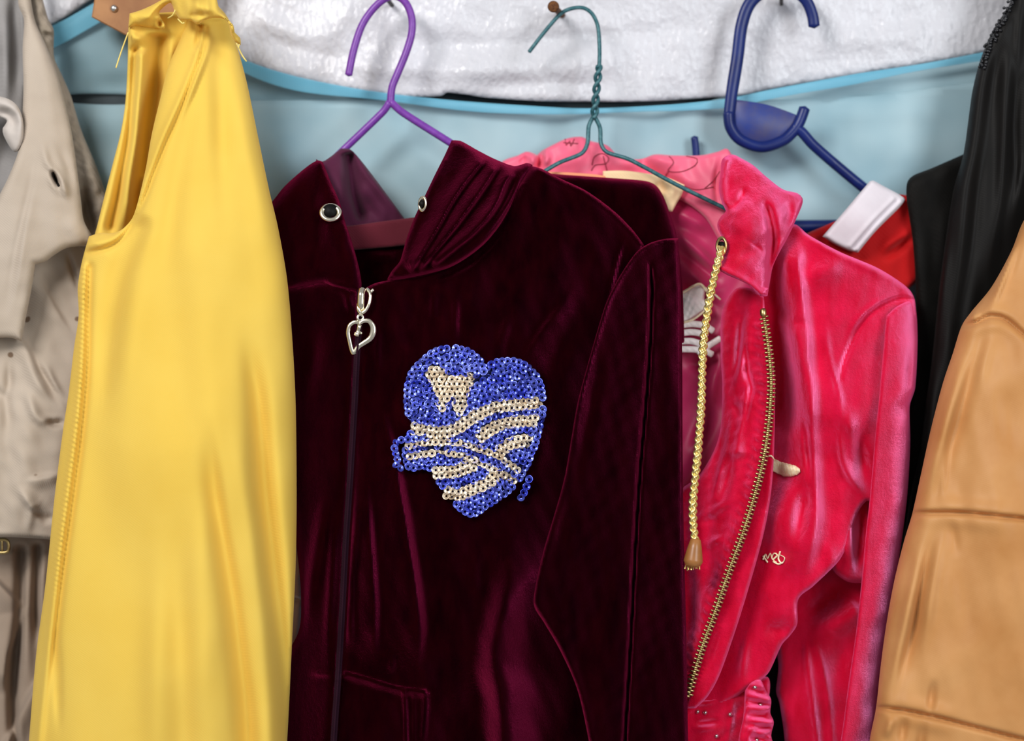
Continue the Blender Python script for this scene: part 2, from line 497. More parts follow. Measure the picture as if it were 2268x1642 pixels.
def tube_geo(pts, r, seg=10, closed=False, flat=1.0, cap=True):
    pts = np.asarray(pts, float); n = len(pts)
    r = np.broadcast_to(np.asarray(r, float), (n,))
    T, N, B = frames(pts)
    if closed:
        pts = np.vstack([pts]); 
    a = np.linspace(0, 2 * math.pi, seg, endpoint=False)
    V = (pts[:, None, :] + r[:, None, None] * (np.cos(a)[None, :, None] * N[:, None, :] + flat * np.sin(a)[None, :, None] * B[:, None, :])).reshape(-1, 3)
    F = []
    m = n if closed else n - 1
    for i in range(m):
        j = (i + 1) % n
        for k in range(seg):
            F.append([i*seg+k, i*seg+(k+1) % seg, j*seg+(k+1) % seg, j*seg+k])
    if cap and not closed:
        V = np.vstack([V, pts[0] - T[0] * r[0] * 0.45, pts[-1] + T[-1] * r[-1] * 0.45])
        c0, c1 = n*seg, n*seg+1
        for k in range(seg):
            F.append([c0, (k+1) % seg, k]); F.append([c1, (n-1)*seg+k, (n-1)*seg+(k+1) % seg])
    return V, F

def merge(geos):
    V, F, o = [], [], 0
    for v, f in geos:
        V.append(np.asarray(v)); F += [[i + o for i in q] for q in f]; o += len(v)
    return np.vstack(V), F

def path3(pts, step=6.0):
    """pts of (px,py,d) -> smooth 3-D polyline"""
    xy = spline([p[:2] for p in pts], False, step)
    src = np.array([p[:2] for p in pts], float); ds = np.array([p[2] for p in pts], float)
    L = np.concatenate([[0], np.cumsum(np.hypot(*np.diff(src, axis=0).T))])
    l2 = np.concatenate([[0], np.cumsum(np.hypot(*np.diff(xy, axis=0).T))]); l2 = l2 / max(l2[-1], 1e-9) * L[-1]
    return P(xy[:, 0], xy[:, 1], np.interp(l2, L, ds))

def px(n): return n * PXMM * MM

def ring_geo(c, nrm, R, r, seg=28, rs=8, sx=1.0):
    nrm = np.asarray(nrm, float); nrm /= np.linalg.norm(nrm)
    u = np.cross(nrm, [0, 0, 1.0]); u /= np.linalg.norm(u); v = np.cross(nrm, u)
    V, F = [], []
    for i in range(seg):
        a = 2*math.pi*i/seg
        d = math.cos(a)*u*sx + math.sin(a)*v
        for k in range(rs):
            b = 2*math.pi*k/rs
            V.append(c + d*(R + r*math.cos(b)) + nrm*r*math.sin(b)*0.7)
    for i in range(seg):
        for k in range(rs):
            F.append([i*rs+k, ((i+1) % seg)*rs+k, ((i+1) % seg)*rs+(k+1) % rs, i*rs+(k+1) % rs])
    return np.array(V), F

def lathe_geo(p0, p1, prof, seg=24):
    """prof: (t along p0->p1, radius m)"""
    p0, p1 = np.asarray(p0, float), np.asarray(p1, float)
    ax = p1 - p0; axn = ax / np.linalg.norm(ax)
    u = np.cross(axn, [0.3, 1, 0.1]); u /= np.linalg.norm(u); v = np.cross(axn, u)
    V, F = [], []
    for t, r in prof:
        for k in range(seg):
            a = 2*math.pi*k/seg
            V.append(p0 + ax*t + r*(math.cos(a)*u + math.sin(a)*v))
    for i in range(len(prof)-1):
        for k in range(seg):
            F.append([i*seg+k, i*seg+(k+1) % seg, (i+1)*seg+(k+1) % seg, (i+1)*seg+k])
    F.append(list(range(seg))[::-1]); F.append([(len(prof)-1)*seg+k for k in range(seg)])
    return np.array(V), F

def plate_geo(outline, d, th, smooth=False, ctrl=None):
    """solid plate: outline in px at d mm, thickness th mm, with a softened rim"""
    poly = spline(outline, True, 6)
    c = poly.mean(0)
    rings = [(1.0, d - th), (1.0, d - 0.9), (0.985, d)]
    n = len(poly); V = []
    nx_ = np.roll(poly, -1, 0) - np.roll(poly, 1, 0); nn = np.stack([-nx_[:, 1], nx_[:, 0]], 1); nn /= np.linalg.norm(nn, axis=1)[:, None] + 1e-9
    if inside(*(poly[:1] + nn[:1] * 1.5).T, poly)[0]: nn = -nn
    for s, dd in rings:
        q = poly - nn * (0 if s == 1 else 2.5)
        V.append(P(q[:, 0], q[:, 1], dd))
    V = np.vstack(V); F = []
    for r in range(2):
        for i in range(n):
            j = (i+1) % n
            F.append([r*n+i, r*n+j, (r+1)*n+j, (r+1)*n+i])
    F.append([2*n+i for i in range(n)]); F.append([i for i in range(n)][::-1])
    return V, F

def tube(name, parent, mat, pts, r, seg=10, label=None, step=6.0, flat=1.0):
    V, F = tube_geo(path3(pts, step), px(r) if np.isscalar(r) else r, seg, flat=flat)
    return mesh_obj(name, V, F, mat, parent, True, label)

def on_path(R, pts, off, step=5.0):
    xy = spline(pts, False, step)
    d = R.depth(xy[:, 0], xy[:, 1]) + off
    return P(xy[:, 0], xy[:, 1], d)

# ================================================================== THE SETTING
wv = [(-1.0, 0.0, 0.6), (1.0, 0.0, 0.6), (1.0, 0.0, 2.4), (-1.0, 0.0, 2.4)]
V = np.array(wv + [(x, 0.08, z) for x, _, z in wv])
wall = mesh_obj('wall_back', V, [[0, 1, 2, 3], [7, 6, 5, 4], [0, 4, 5, 1], [1, 5, 6, 2], [2, 6, 7, 3], [3, 7, 4, 0]], M['wall'], None, False)
tag(wall, 'grey plaster wall behind the plastic sheet and netting', 'wall', None, 'structure')

# pale blue net: lower sheet, its hem strip along the top, an upper drape
net = empty('net_curtain', 1134, 240, 6, 'sheer pale blue netting tacked along the wall below the white plastic sheet', 'netting')
panel('lower_sheet', net, M['net'],
      [(-500, 210, 1), (100, 216), (160, 228), (260, 232), (400, 224), (700, 222), (880, 222), (1000, 226), (1150, 238), (1300, 244), (1480, 238), (1640, 224), (1800, 218), (1950, 210), (2170, 182), (2700, 130, 1),
       (2700, 2100, 1), (-500, 2100, 1)], 9.0,
      [fold([(560, 260), (620, 330), (680, 480)], 9, 45), fold([(900, 260), (930, 380), (960, 520)], 10, 50),
       fold([(1900, 260), (2000, 330), (2050, 420)], 8, 60), fold([(-100, 300), (200, 330), (500, 300)], -9, 50), fold([(150, 232), (300, 236), (560, 232)], -8, 16),
       fold([(1750, 260), (1900, 250), (2160, 245)], 7, 25)],
      edge=(0, 0), noise=[(300, 9, 20, 50), (140, 3.0, 60, 60)], step=14, thick=0.5)
panel('upper_drape', net, M['net_shaded'],
      [(-500, 380, 1), (-200, 236), (100, 48), (150, 20), (260, -40), (330, -16), (440, 54), (540, 114), (640, 150), (760, 178), (870, 198), (975, 222, 1), (960, 330, 1), (640, 320), (520, 300), (300, 214), (240, 208), (150, 210), (-120, 250), (-500, 420, 1)], 5.0,
      [fold([(120, 140), (200, 120), (290, 110)], 9, 35), fold([(150, 200), (240, 190), (330, 200)], -9, 26)],
      edge=(0, 0), noise=[(160, 5, 80, 40)], step=10, thick=0.5, label='upper drape of pale blue netting sagging from the peg board')
panel('upper_drape', net, M['net'],
      [(1540, 236, 1), (1600, 214), (1640, 200), (1700, 185), (1800, 166), (1900, 148), (2050, 125), (2170, 102), (2500, 36), (2700, 20, 1), (2700, 420, 1), (2100, 330), (1700, 290, 1)], 5.0,
      [fold([(1750, 215), (1900, 196), (2100, 170)], 6, 18)],
      edge=(0, 0), noise=[(200, 4, 80, 30)], step=10, thick=0.5, label='upper drape of pale blue netting rising towards the black clothes')
def strip(name, parent, mat, top, w0, d, label=None, wfun=None):
    c = spline(top, False, 12)
    n = len(c); t = np.linspace(0, 1, n)
    w = w0 * (np.ones(n) if wfun is None else wfun(t))
    rows = [P(c[:, 0], c[:, 1] + w*f, d + b) for f, b in ((0, 0), (0.1, 0.25), (0.5, 0.3), (0.9, 0.2), (1.0, 0.0))]
    V = np.vstack(rows + [r + np.array([0, 0.0006, 0]) for r in rows]); m = len(rows); F = []
    for r in range(m - 1):
        for i in range(n - 1):
            q = [r*n+i, r*n+i+1, (r+1)*n+i+1, (r+1)*n+i]; F.append(q[::-1]); F.append([k + m*n for k in q])
    return mesh_obj(name, V, F, mat, parent, True, label)
strip('hem', net, M['net_hem'], [(-400, 350), (-200, 252), (100, 66), (150, 40), (250, -18)], 50, 11, None)
strip('hem', net, M['net_hem'], [(330, 0), (440, 72), (540, 131), (640, 165), (760, 191), (870, 208), (1000, 222), (1150, 233), (1300, 240), (1480, 232), (1600, 220), (1640, 213), (1700, 200), (1800, 181), (1900, 163), (2050, 140), (2170, 117), (2500, 52)],
      20, 16.5, 'bright blue doubled hem of the netting', lambda t: 0.8 + 0.25*np.sin(23*t) + 0.9*np.exp(-((t-0.16)/0.07)**2) + 0.5*np.exp(-((t-0.72)/0.05)**2))

tarp, _ = panel('plastic_sheet', None, M['tarp'],
      [(-600, -700, 1), (2900, -700, 1), (2900, -10, 1), (2500, 40), (2170, 118), (2050, 140), (1900, 163), (1700, 198), (1640, 210), (1500, 221), (1400, 225), (1300, 225), (1200, 224), (1100, 218), (1060, 214), (1040, 210, 1), (988, 204, 1), (980, 212), (900, 214), (860, 210), (760, 194), (640, 168), (540, 134), (440, 74), (330, 2), (250, -24), (150, 34), (100, 60), (-200, 240), (-600, 440, 1)],
      [(-600, -700, 10), (2900, -700, 10), (1134, -300, 14), (1134, 100, 17), (1300, 224, 11), (300, 60, 10), (2170, 100, 11), (-600, 300, 22)],
      [fold([(600, 120), (850, 150), (1150, 150), (1480, 110)], 9, 26), fold([(700, 50), (1000, 95), (1300, 85), (1700, 40)], -8, 22),
       fold([(560, 60), (660, 110), (800, 140)], -9, 22), fold([(1700, 120), (1900, 90), (2150, 60)], 6, 26), fold([(1400, 180), (1200, 185), (1000, 190)], -5, 14),
       fold([(540, 20), (620, 60), (700, 90)], 8, 24)],
      edge=(8, 1.2), noise=[(210, 5.0, 80, 40), (70, 1.6, 60, 70)], step=8, thick=0.8)
tag(tarp, 'white crinkled woven plastic sheet covering the top of the wall', 'plastic sheet')

# ================================================================== NAILS AND PEG BOARD
def nail(label, head, tip, rh, rs, mat, dh):
    e = empty('nail', tip[0], tip[1], 1, label, 'nail')
    p0, p1 = P(tip[0], tip[1], -4), P(head[0], head[1], dh)
    V, F = lathe_geo(p0, p1, [(0, px(rs)*0.6), (0.1, px(rs)), (0.94, px(rs)), (0.97, px(rs)*1.1)], 14)
    mesh_obj('shank', V, F, mat, e)
    V, F = lathe_geo(p0, p1, [(0.95, px(rh)*0.7), (0.965, px(rh)), (0.99, px(rh)), (1.0, px(rh)*0.8)], 20)
    mesh_obj('nail_head', V, F, mat, e)
    return e
nail('rusty round-headed nail holding the thin teal wire hanger', (1225, 14), (1256, 44), 13, 7.5, M['rust'], 44)
nail('thin dark nail inside the hook of the purple hanger', (846, -16), (880, 26), 9, 5.0, M['iron'], 51)
nail('thin dark nail inside the hook of the blue plastic hanger', (1730, -14), (1731, 19), 9, 4.6, M['iron'], 44)

pb = empty('peg_board', 320, 20, 0, 'brown wooden peg board end above the yellow garment', 'peg board')
V, F = plate_geo([(226, -160, 1), (214, -30, 1), (203, 38, 1), (282, 80, 1), (440, 60, 1), (470, -160, 1)], 42, 18)
mesh_obj('board', V, F, M['wood'], pb, False)
p = P(253, 19, 42.0)
V, F = lathe_geo(p, p + np.array([0, -0.0022, 0]), [(0, px(8.5)), (0.4, px(8.5)), (0.8, px(6)), (1, px(2))], 18)
mesh_obj('screw', V, F, M['steel'], pb)
V, F = tube_geo(path3([(385, -70, 38), (385, -66, 60), (384, -60, 100), (384, -76, 118)]), px(14), 12)
mesh_obj('peg', V, F, M['wood'], pb)

# ================================================================== HANGERS
ph = empty('coat_hanger', 866, 230, 40, 'thin purple coated hanger holding the burgundy velvet jacket', 'hanger')
tube('hook', ph, M['purple'], [(772, 166, 40), (785, 105, 40), (805, 50, 40), (838, 8, 40), (870, -9, 40), (896, 3, 40), (911, 35, 40), (912, 72, 40), (900, 115, 40), (881, 162, 40), (868, 195, 40), (865, 230, 40)], 8.6, 12)
tube('shoulder_arm', ph, M['purple'], [(863, 226, 40), (850, 246, 39), (765, 328, 36), (690, 398, 38), (600, 470, 40)], 8.4, 12)
tube('shoulder_arm', ph, M['purple'], [(866, 226, 40), (890, 248, 40), (1000, 318, 41), (1060, 356, 44), (1110, 388, 46)], 8.6, 12)

th = empty('coat_hanger', 1318, 250, 40, 'thin teal wire hanger with a twisted neck in the pink jacket', 'hanger')
tube('hook', th, M['teal_wire'], [(1172, 115, 36), (1205, 72, 36), (1240, 32, 36), (1262, 20, 36), (1290, 17, 36), (1311, 30, 36), (1324, 58, 36), (1328, 110, 38), (1327, 150, 40)], 4.6, 8)
tw = []
for ph0 in (0, math.pi):
    ys = np.linspace(146, 262, 60); a = np.linspace(0, 4.6*math.pi, 60) + ph0
    xs = np.interp(ys, [146, 200, 262], [1327, 1321, 1316]) + 5.5*np.cos(a)*np.clip((ys-140)/12, 0.2, 1)
    tw.append(tube_geo(P(xs, ys, 40 + 5.5*np.sin(a)*PXMM), px(4.6), 8))
V, F = merge(tw); mesh_obj('twisted_neck', V, F, M['teal_wire'], th)
tube('shoulder_arm', th, M['teal_wire'], [(1313, 260, 40), (1304, 280, 40), (1301, 318, 41), (1288, 340, 42), (1240, 360, 44), (1205, 380, 46), (1194, 386, 46)], 4.8, 8)
tube('shoulder_arm', th, M['teal_wire'], [(1318, 260, 40), (1329, 284, 40), (1331, 318, 41), (1344, 337, 43), (1390, 352, 46), (1430, 372, 48), (1500, 410, 50), (1592, 455, 50), (1618, 468, 50)], 4.8, 8)

def blue_hanger():
    e = empty('coat_hanger', 1690, 290, 26, 'thick blue plastic hanger with a dish-shaped neck, holding the red shirt', 'hanger')
    c = spline([(1803, 58), (1799, 32), (1783, -2), (1745, -28), (1700, -24), (1662, 6), (1643, 55), (1633, 130), (1621, 205), (1614, 262)], False, 6)
    pts = P(c[:, 0], c[:, 1], 30 + 0*c[:, 0])
    t = np.linspace(0, 1, len(c)); w = np.interp(t, [0, .1, .3, .8, 1], [13, 13, 14.5, 14.5, 13])
    V, F = tube_geo(pts, px(1)*w, 14, flat=0.6); mesh_obj('hook', V, F, M['navy'], e)
    tube('neck_rim', e, M['navy'], [(1614, 250, 30), (1618, 282, 30), (1640, 310, 30), (1687, 326, 30), (1735, 311, 30), (1760, 288, 30), (1772, 268, 30), (1782, 240, 30)], 13, 14)
    V, F = plate_geo([(1618, 219, 1), (1700, 232), (1768, 256, 1), (1758, 290), (1730, 312), (1686, 322), (1640, 306), (1618, 275)], 30, 5)
    mesh_obj('neck_web', V, F, M['navy_web'], e)
    tube('shoulder_arm', e, M['navy'], [(1756, 280, 30), (1775, 292, 30), (1800, 320, 30), (1845, 360, 30), (1910, 414, 26), (1960, 452, 17), (2000, 480, 15)], 12, 14)
    tube('shoulder_arm', e, M['navy'], [(1626, 356, 26), (1600, 380, 20), (1500, 440, 16), (1400, 500, 16)], 9, 10)
    tube('trouser_bar', e, M['navy'], [(1400, 502, 16), (1600, 502, 18), (1775, 502, 18), (1900, 500, 17), (1960, 494, 17)], 15, 12)
    return e
blue_hanger()
sh = empty('coat_hanger', 1540, 330, 12, 'dark blue plastic hanger tip poking up behind the pink hood', 'hanger')
tube('strap_peg', sh, M['navy'], [(1538, 304, 15), (1541, 330, 15), (1543, 366, 15)], 8.5, 10)
tube('shoulder_arm', sh, M['navy'], [(1590, 364, 15), (1543, 368, 15), (1440, 420, 15), (1330, 470, 15)], 9, 10)

# ================================================================== CLOTHES AT THE LEFT EDGE
g = empty('grey_garment', 0, -40, 30, 'grey jersey garment inside the cream jacket at the frame edge', 'clothes')
panel('body', g, M['grey'], [(-160, -120, 1), (30, -120, 1), (52, 0), (58, 110), (56, 260), (50, 400), (60, 640), (40, 700, 1), (-160, 700, 1)], [(-160, 0, 26), (50, 0, 30), (0, 300, 32), (-100, 700, 22), (50, 650, 22)],
      [fold([(30, -60), (36, 100), (40, 260)], -26, 14), fold([(8, -40), (12, 120), (8, 300)], 12, 14), fold([(-10, 60), (-6, 180), (2, 260)], -10, 14), fold([(20, 270), (12, 340), (-10, 420)], -20, 24)],
      edge=(30, 6), noise=[(60, 2, 10, 20)], step=5)
cj = empty('cotton_jacket', 100, 40, 50, 'cream cotton jacket with stains hanging left of the yellow garment', 'jacket')
panel('back', cj, M['taupe'], [(58, -140, 1), (80, -60), (106, 40), (119, 66), (120, 126), (138, 168), (158, 215), (180, 288), (214, 370), (240, 450), (262, 560, 1), (100, 600, 1), (76, 200)],
      [(60, -40, 36), (110, 60, 38), (160, 240, 38), (230, 460, 40), (80, 400, 36), (150, 600, 40)],
      [fold([(94, 74), (108, 78), (124, 80)], -16, 5, t=(.1, .1)), fold([(120, 130), (140, 190), (165, 300)], -9, 9), fold([(188, 300), (200, 380), (230, 460)], 8, 14), fold([(178, 390), (196, 470), (215, 540)], -30, 12)],
      edge=(24, 7), noise=[(46, 3.5, 70, 40), (20, 1.0, 60, 80)], step=4)
_, RJ = panel('front', cj, M['beige'],
      [(22, -140, 1), (50, -60), (40, 6), (53, 44), (50, 110), (52, 190), (48, 280), (42, 330), (24, 380), (2, 426), (-40, 500), (-160, 560, 1), (-160, 770, 1), (-40, 752), (20, 748), (48, 756, 1), (58, 700), (70, 640), (78, 586, 1), (100, 580), (122, 564), (150, 549), (190, 546), (222, 552, 1), (206, 524), (186, 490), (179, 440), (174, 400), (166, 340), (158, 290), (142, 220), (124, 156), (100, 96), (76, 40), (62, -60), (60, -140, 1)],
      [(40, -60, 46), (70, 100, 50), (110, 280, 60), (30, 600, 70), (180, 520, 62), (215, 540, 56), (-80, 800, 72), (40, 900, 70)],
      [fold([(92, 300), (104, 360), (128, 390), (150, 440)], 9, 9), fold([(100, 290), (86, 360), (60, 480), (40, 620), (10, 740)], 7, 16, k='e'), fold([(84, 300), (70, 400), (34, 560), (10, 720)], -6, 9),
       fold([(118, 300), (150, 370), (166, 440)], -6, 10), fold([(140, 480), (160, 505), (190, 540)], 5, 18), fold([(70, 40), (100, 160), (130, 300)], 6, 20),
       fold([(112, 374), (122, 395), (134, 418)], -42, 5.5, t=(.25, .25)), fold([(130, 384), (142, 415), (146, 436), (140, 446)], 12, 9), fold([(104, 376), (118, 410), (134, 440)], 8, 8)],
      edge=(18, 5), noise=[(150, 4, 20, 40), (50, 1.0, 40, 60)], step=3.5, thick=5)
p = on_path(RJ, [(118, 382), (124, 396), (131, 412)], 1.0)
V, F = tube_geo(p, px(4.0), 8, flat=0.5); mesh_obj('buttonhole', V, F, M['black'], cj, label='dark buttonhole slit')
_, RL = panel('sleeve', cj, M['beige_spots'],
      [(-160, 560, 1), (40, 552, 1), (90, 540), (200, 524), (230, 560, 1), (200, 760), (185, 900), (160, 1050), (140, 1205, 1), (112, 1196), (60, 1192), (0, 1190), (-160, 1196, 1)],
      [(-160, 600, 48), (200, 560, 40), (-160, 1190, 66), (130, 1190, 52), (60, 750, 48), (60, 1000, 62)],
      [fold([(78, 590), (96, 640), (130, 700), (172, 764)], 9, 9, wl=24, wr=7), fold([(148, 552), (162, 600), (178, 650)], -12, 6), fold([(56, 620), (52, 700), (48, 756)], -16, 10, wl=8, wr=22),
       fold([(-40, 748), (10, 742), (48, 760), (84, 830), (130, 890), (160, 930)], 20, 16, wl=26, wr=8), fold([(60, 770), (96, 840), (144, 908)], -18, 10), fold([(96, 800), (120, 850), (145, 890)], 10, 8),
       fold([(20, 780), (20, 850), (10, 900)], -12, 10), fold([(60, 850), (70, 900), (90, 930), (150, 940)], 14, 12), fold([(96, 930), (120, 938), (150, 934)], -20, 8),
       fold([(-60, 870), (8, 880), (14, 960), (4, 1000)], -14, 14), fold([(40, 1075), (70, 1120), (110, 1140)], 16, 14, wl=9, wr=20), fold([(45, 1072), (90, 1062), (150, 1050)], 12, 8, wl=20, wr=8), fold([(70, 1118), (100, 1150), (130, 1140)], -12, 9),
       fold([(70, 1110), (66, 1150), (60, 1190)], 7, 10)],
      edge=(12, 5), noise=[(110, 5, 50, 60), (40, 1.4, 40, 80)], step=3.5, thick=6)
strap, _ = panel('strap', cj, M['strap'], [(-120, 190, 1), (-10, 212), (18, 219), (38, 234), (50, 262), (52, 300), (46, 326), (34, 338), (22, 326), (8, 300), (6, 284), (16, 268), (-4, 260), (-120, 256, 1)], [(-120, 220, 56), (20, 230, 66), (50, 280, 68), (30, 330, 64)],
      [fold([(-20, 250), (16, 252), (30, 272), (22, 300)], -16, 10), fold([(-30, 226), (14, 232), (40, 262)], 9, 12)], edge=(14, 5), step=3, thick=2, label='curled white strap')
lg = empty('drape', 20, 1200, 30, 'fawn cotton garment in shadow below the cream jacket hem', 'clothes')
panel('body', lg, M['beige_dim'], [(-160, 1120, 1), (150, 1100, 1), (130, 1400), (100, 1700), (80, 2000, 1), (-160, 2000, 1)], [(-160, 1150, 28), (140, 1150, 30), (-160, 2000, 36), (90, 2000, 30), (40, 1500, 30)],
      [fold([(48, 1200), (46, 1330), (40, 1420), (30, 1560), (40, 1700)], -38, 10, wl=12, wr=8, t=(.05, .05)), fold([(84, 1200), (80, 1350), (82, 1440)], -26, 8, t=(.05, .2)), fold([(62, 1210), (60, 1350), (60, 1560)], 12, 14),
       fold([(-20, 1280), (20, 1320), (46, 1352), (34, 1400), (14, 1450), (4, 1540)], 26, 12, wl=40, wr=7, t=(.05, .1)), fold([(-20, 1240), (20, 1228), (50, 1216)], 10, 12), fold([(100, 1490), (60, 1560), (20, 1640), (-20, 1700)], 26, 10, wl=7, wr=30, t=(.1, .05)),
       fold([(100, 1200), (92, 1300), (84, 1396), (74, 1396)], 12, 8)],
      edge=(16, 5), noise=[(80, 3, 10, 20)], step=4, thick=6)
b = empty('buckle', 8, 1204, 60, 'small brown metal buckle under the cream jacket hem', 'buckle')
V, F = merge([tube_geo(path3([(-8, 1196, 46), (16, 1198, 46), (17, 1222, 46), (-8, 1224, 46)]), px(4), 8), tube_geo(path3([(4, 1196, 46), (5, 1222, 46)]), px(3), 8)])
mesh_obj('frame', V, F, M['brass'], b)

# ================================================================== YELLOW GARMENT
yg = empty('sleeveless_top', 400, 40, 70, 'bright yellow sleeveless garment hung by its bunched shoulder', 'clothes')
panel('back_panel', yg, M['yellow'],
      [(287, 34, 1), (330, 30), (420, 24, 1), (470, 100), (470, 400), (420, 620, 1), (180, 620, 1), (212, 512), (230, 440), (250, 362), (268, 290), (278, 222), (283, 130), (284, 70)],
      [(300, 60, 64), (400, 60, 58), (250, 400, 66), (400, 400, 52), (300, 600, 56), (330, 250, 56)],
      [fold([(300, 96), (297, 150), (292, 230), (284, 310), (262, 430), (240, 520)], -16, 9, wl=10, wr=9, t=(.04, .05)), fold([(308, 104), (312, 130), (306, 220), (300, 300), (286, 400), (276, 520)], 15, 15, t=(.05, .1)),
       fold([(352, 70), (350, 150), (342, 220), (330, 310), (318, 420), (300, 560)], -26, 20, t=(.03, .03)), fold([(372, 60), (374, 130), (358, 200)], 12, 12), fold([(300, 390), (312, 388), (322, 400), (320, 480)], 20, 10),
       fold([(285, 62), (300, 84), (330, 88)], 10, 10)],
      edge=(12, 6), noise=[(60, 1.5, 10, 30)], step=3.5, thick=2)
_, RY = panel('front_panel', yg, M['yellow'],
      [(412, 36, 1), (470, 10), (505, 40), (522, 92), (546, 180), (571, 300), (596, 420), (616, 505), (636, 620), (648, 760), (655, 900), (657, 1100), (655, 1250), (648, 1400), (636, 1642), (615, 1960, 1), (40, 1960, 1), (64, 1642), (80, 1450), (100, 1300), (121, 1100), (140, 950), (152, 870), (164, 770), (174, 700), (172, 640), (178, 596), (186, 562), (197, 524, 1), (222, 516), (248, 517), (272, 507), (296, 477), (321, 382), (336, 298), (355, 218), (373, 147), (398, 90), (412, 54)],
      [(460, 40, 66), (430, 200, 88), (560, 300, 90), (240, 560, 86), (420, 560, 108), (610, 560, 96), (400, 1000, 120), (160, 1000, 92), (640, 1000, 98), (100, 1500, 96), (380, 1500, 124), (630, 1500, 100), (340, 1960, 120), (60, 1960, 96), (615, 1960, 100)],
      [fold([(458, 50), (452, 90), (443, 130), (425, 175), (409, 220), (388, 268), (368, 312), (338, 388), (322, 434), (294, 492), (262, 534), (228, 553), (186, 562)], -7, 6.0, t=(.02, .01)),
       fold([(448, 60), (436, 130), (400, 220), (358, 312), (328, 390), (284, 490), (256, 526), (190, 545)], 7, 9, t=(.02, .01)),
       fold([(470, 60), (462, 100), (440, 160), (412, 230), (386, 290)], 9, 6), fold([(444, 52), (440, 84), (430, 120)], -14, 7, t=(.05, .3)),
       fold([(440, 160), (424, 250), (404, 330), (388, 420), (372, 540), (360, 640)], -9, 26), fold([(480, 40), (484, 150), (490, 300), (494, 420), (497, 560)], -8, 22, t=(.02, .3)),
       fold([(500, 60), (524, 180), (548, 320), (580, 480), (600, 640)], 7, 24), fold([(320, 470), (300, 530), (268, 610), (250, 690), (238, 780), (230, 880), (220, 960)], -17, 26, wl=34, wr=20, t=(.08, .3)),
       fold([(330, 560), (300, 680), (285, 800), (270, 960)], 8, 30), fold([(536, 690), (552, 780), (570, 890), (586, 1080), (606, 1260), (630, 1500), (640, 1700)], -22, 18, wl=22, wr=22, t=(.15, .0)),
       fold([(455, 900), (470, 1040), (490, 1180), (512, 1310), (530, 1450), (545, 1580), (560, 1800)], -20, 20, wl=26, wr=18, t=(.15, .0)), fold([(510, 800), (530, 1000), (556, 1200), (580, 1400), (600, 1642), (612, 1800)], 10, 26, t=(.2, .0)),
       fold([(430, 1000), (440, 1200), (452, 1400), (460, 1700)], 8, 40), fold([(300, 980), (296, 1150), (310, 1350), (330, 1640), (340, 1900)], -13, 55, t=(.2, .0)), fold([(352, 1100), (346, 1400), (338, 1900)], 7, 30),
       fold([(398, 1050), (402, 1400), (410, 1800)], -9, 30, t=(.3, .0)), 
       fold([(186, 570), (182, 690), (180, 800), (170, 930), (150, 1080), (132, 1220), (112, 1400), (90, 1600), (70, 1800)], 8, 9, t=(.02, .1)),
       fold([(186, 580), (182, 690), (180, 800), (170, 930), (150, 1080), (132, 1220), (120, 1350)], 2.2, 9, t=(.02, .1), lam=11, skew=3),
       fold([(200, 575), (196, 690), (194, 800), (184, 930), (166, 1080), (146, 1220), (124, 1400), (108, 1560)], -8, 8, t=(.02, .1)), fold([(126, 1380), (128, 1500), (130, 1642)], -7, 9)],
      edge=(64, 13), noise=[(260, 6, 8, 14), (110, 1.5, 8, 18)], step=3.8, thick=5)
_, RS = panel('shoulder_binding', yg, M['yellow'],
      [(287, 30, 1), (318, 20), (350, 4), (372, -12), (380, -60, 1), (470, -60, 1), (484, 14), (500, 38), (517, 56), (520, 72), (532, 84), (533, 100, 1), (520, 92), (510, 74), (508, 56), (496, 42), (470, 40), (452, 45), (438, 55), (424, 46), (400, 44), (392, 34), (386, 24), (378, 6), (360, 18), (352, 30), (366, 56), (362, 64), (348, 62), (326, 60), (300, 56), (284, 62, 1)],
      [(290, 40, 72), (380, -20, 84), (440, 20, 92), (520, 80, 92), (350, 40, 70), (460, -60, 84)],
      [fold([(290, 38), (330, 36), (372, 6)], 12, 12), fold([(332, 42), (350, 26), (374, 4)], -14, 6), fold([(404, 20), (440, 14), (490, 30)], 8, 14), fold([(400, 38), (440, 34), (490, 32)], -5, 7), fold([(496, 34), (514, 58), (526, 84)], 14, 9),
       fold([(384, 14), (376, 20), (386, 30)], 16, 7), fold([(346, 44), (354, 52), (352, 64)], -14, 5)],
      edge=(11, 5), noise=[(34, 2.2, 40, 60)], step=2.5, thick=3, label='folded raw-edged shoulder binding')
for q in ([(284, 72, 70), (272, 104, 68), (262, 134, 68), (257, 150, 70)], [(524, 96, 90), (536, 122, 88), (546, 136, 88)], [(372, 40, 94), (382, 34, 97), (388, 22, 98)], [(394, 42, 96), (404, 52, 98), (408, 50, 98)], [(530, 98, 92), (528, 108, 92)]):
    V, F = tube_geo(path3(q), px(1.6), 6)
    mesh_obj('loose_thread', V, F, M['thread_yellow'], yg)

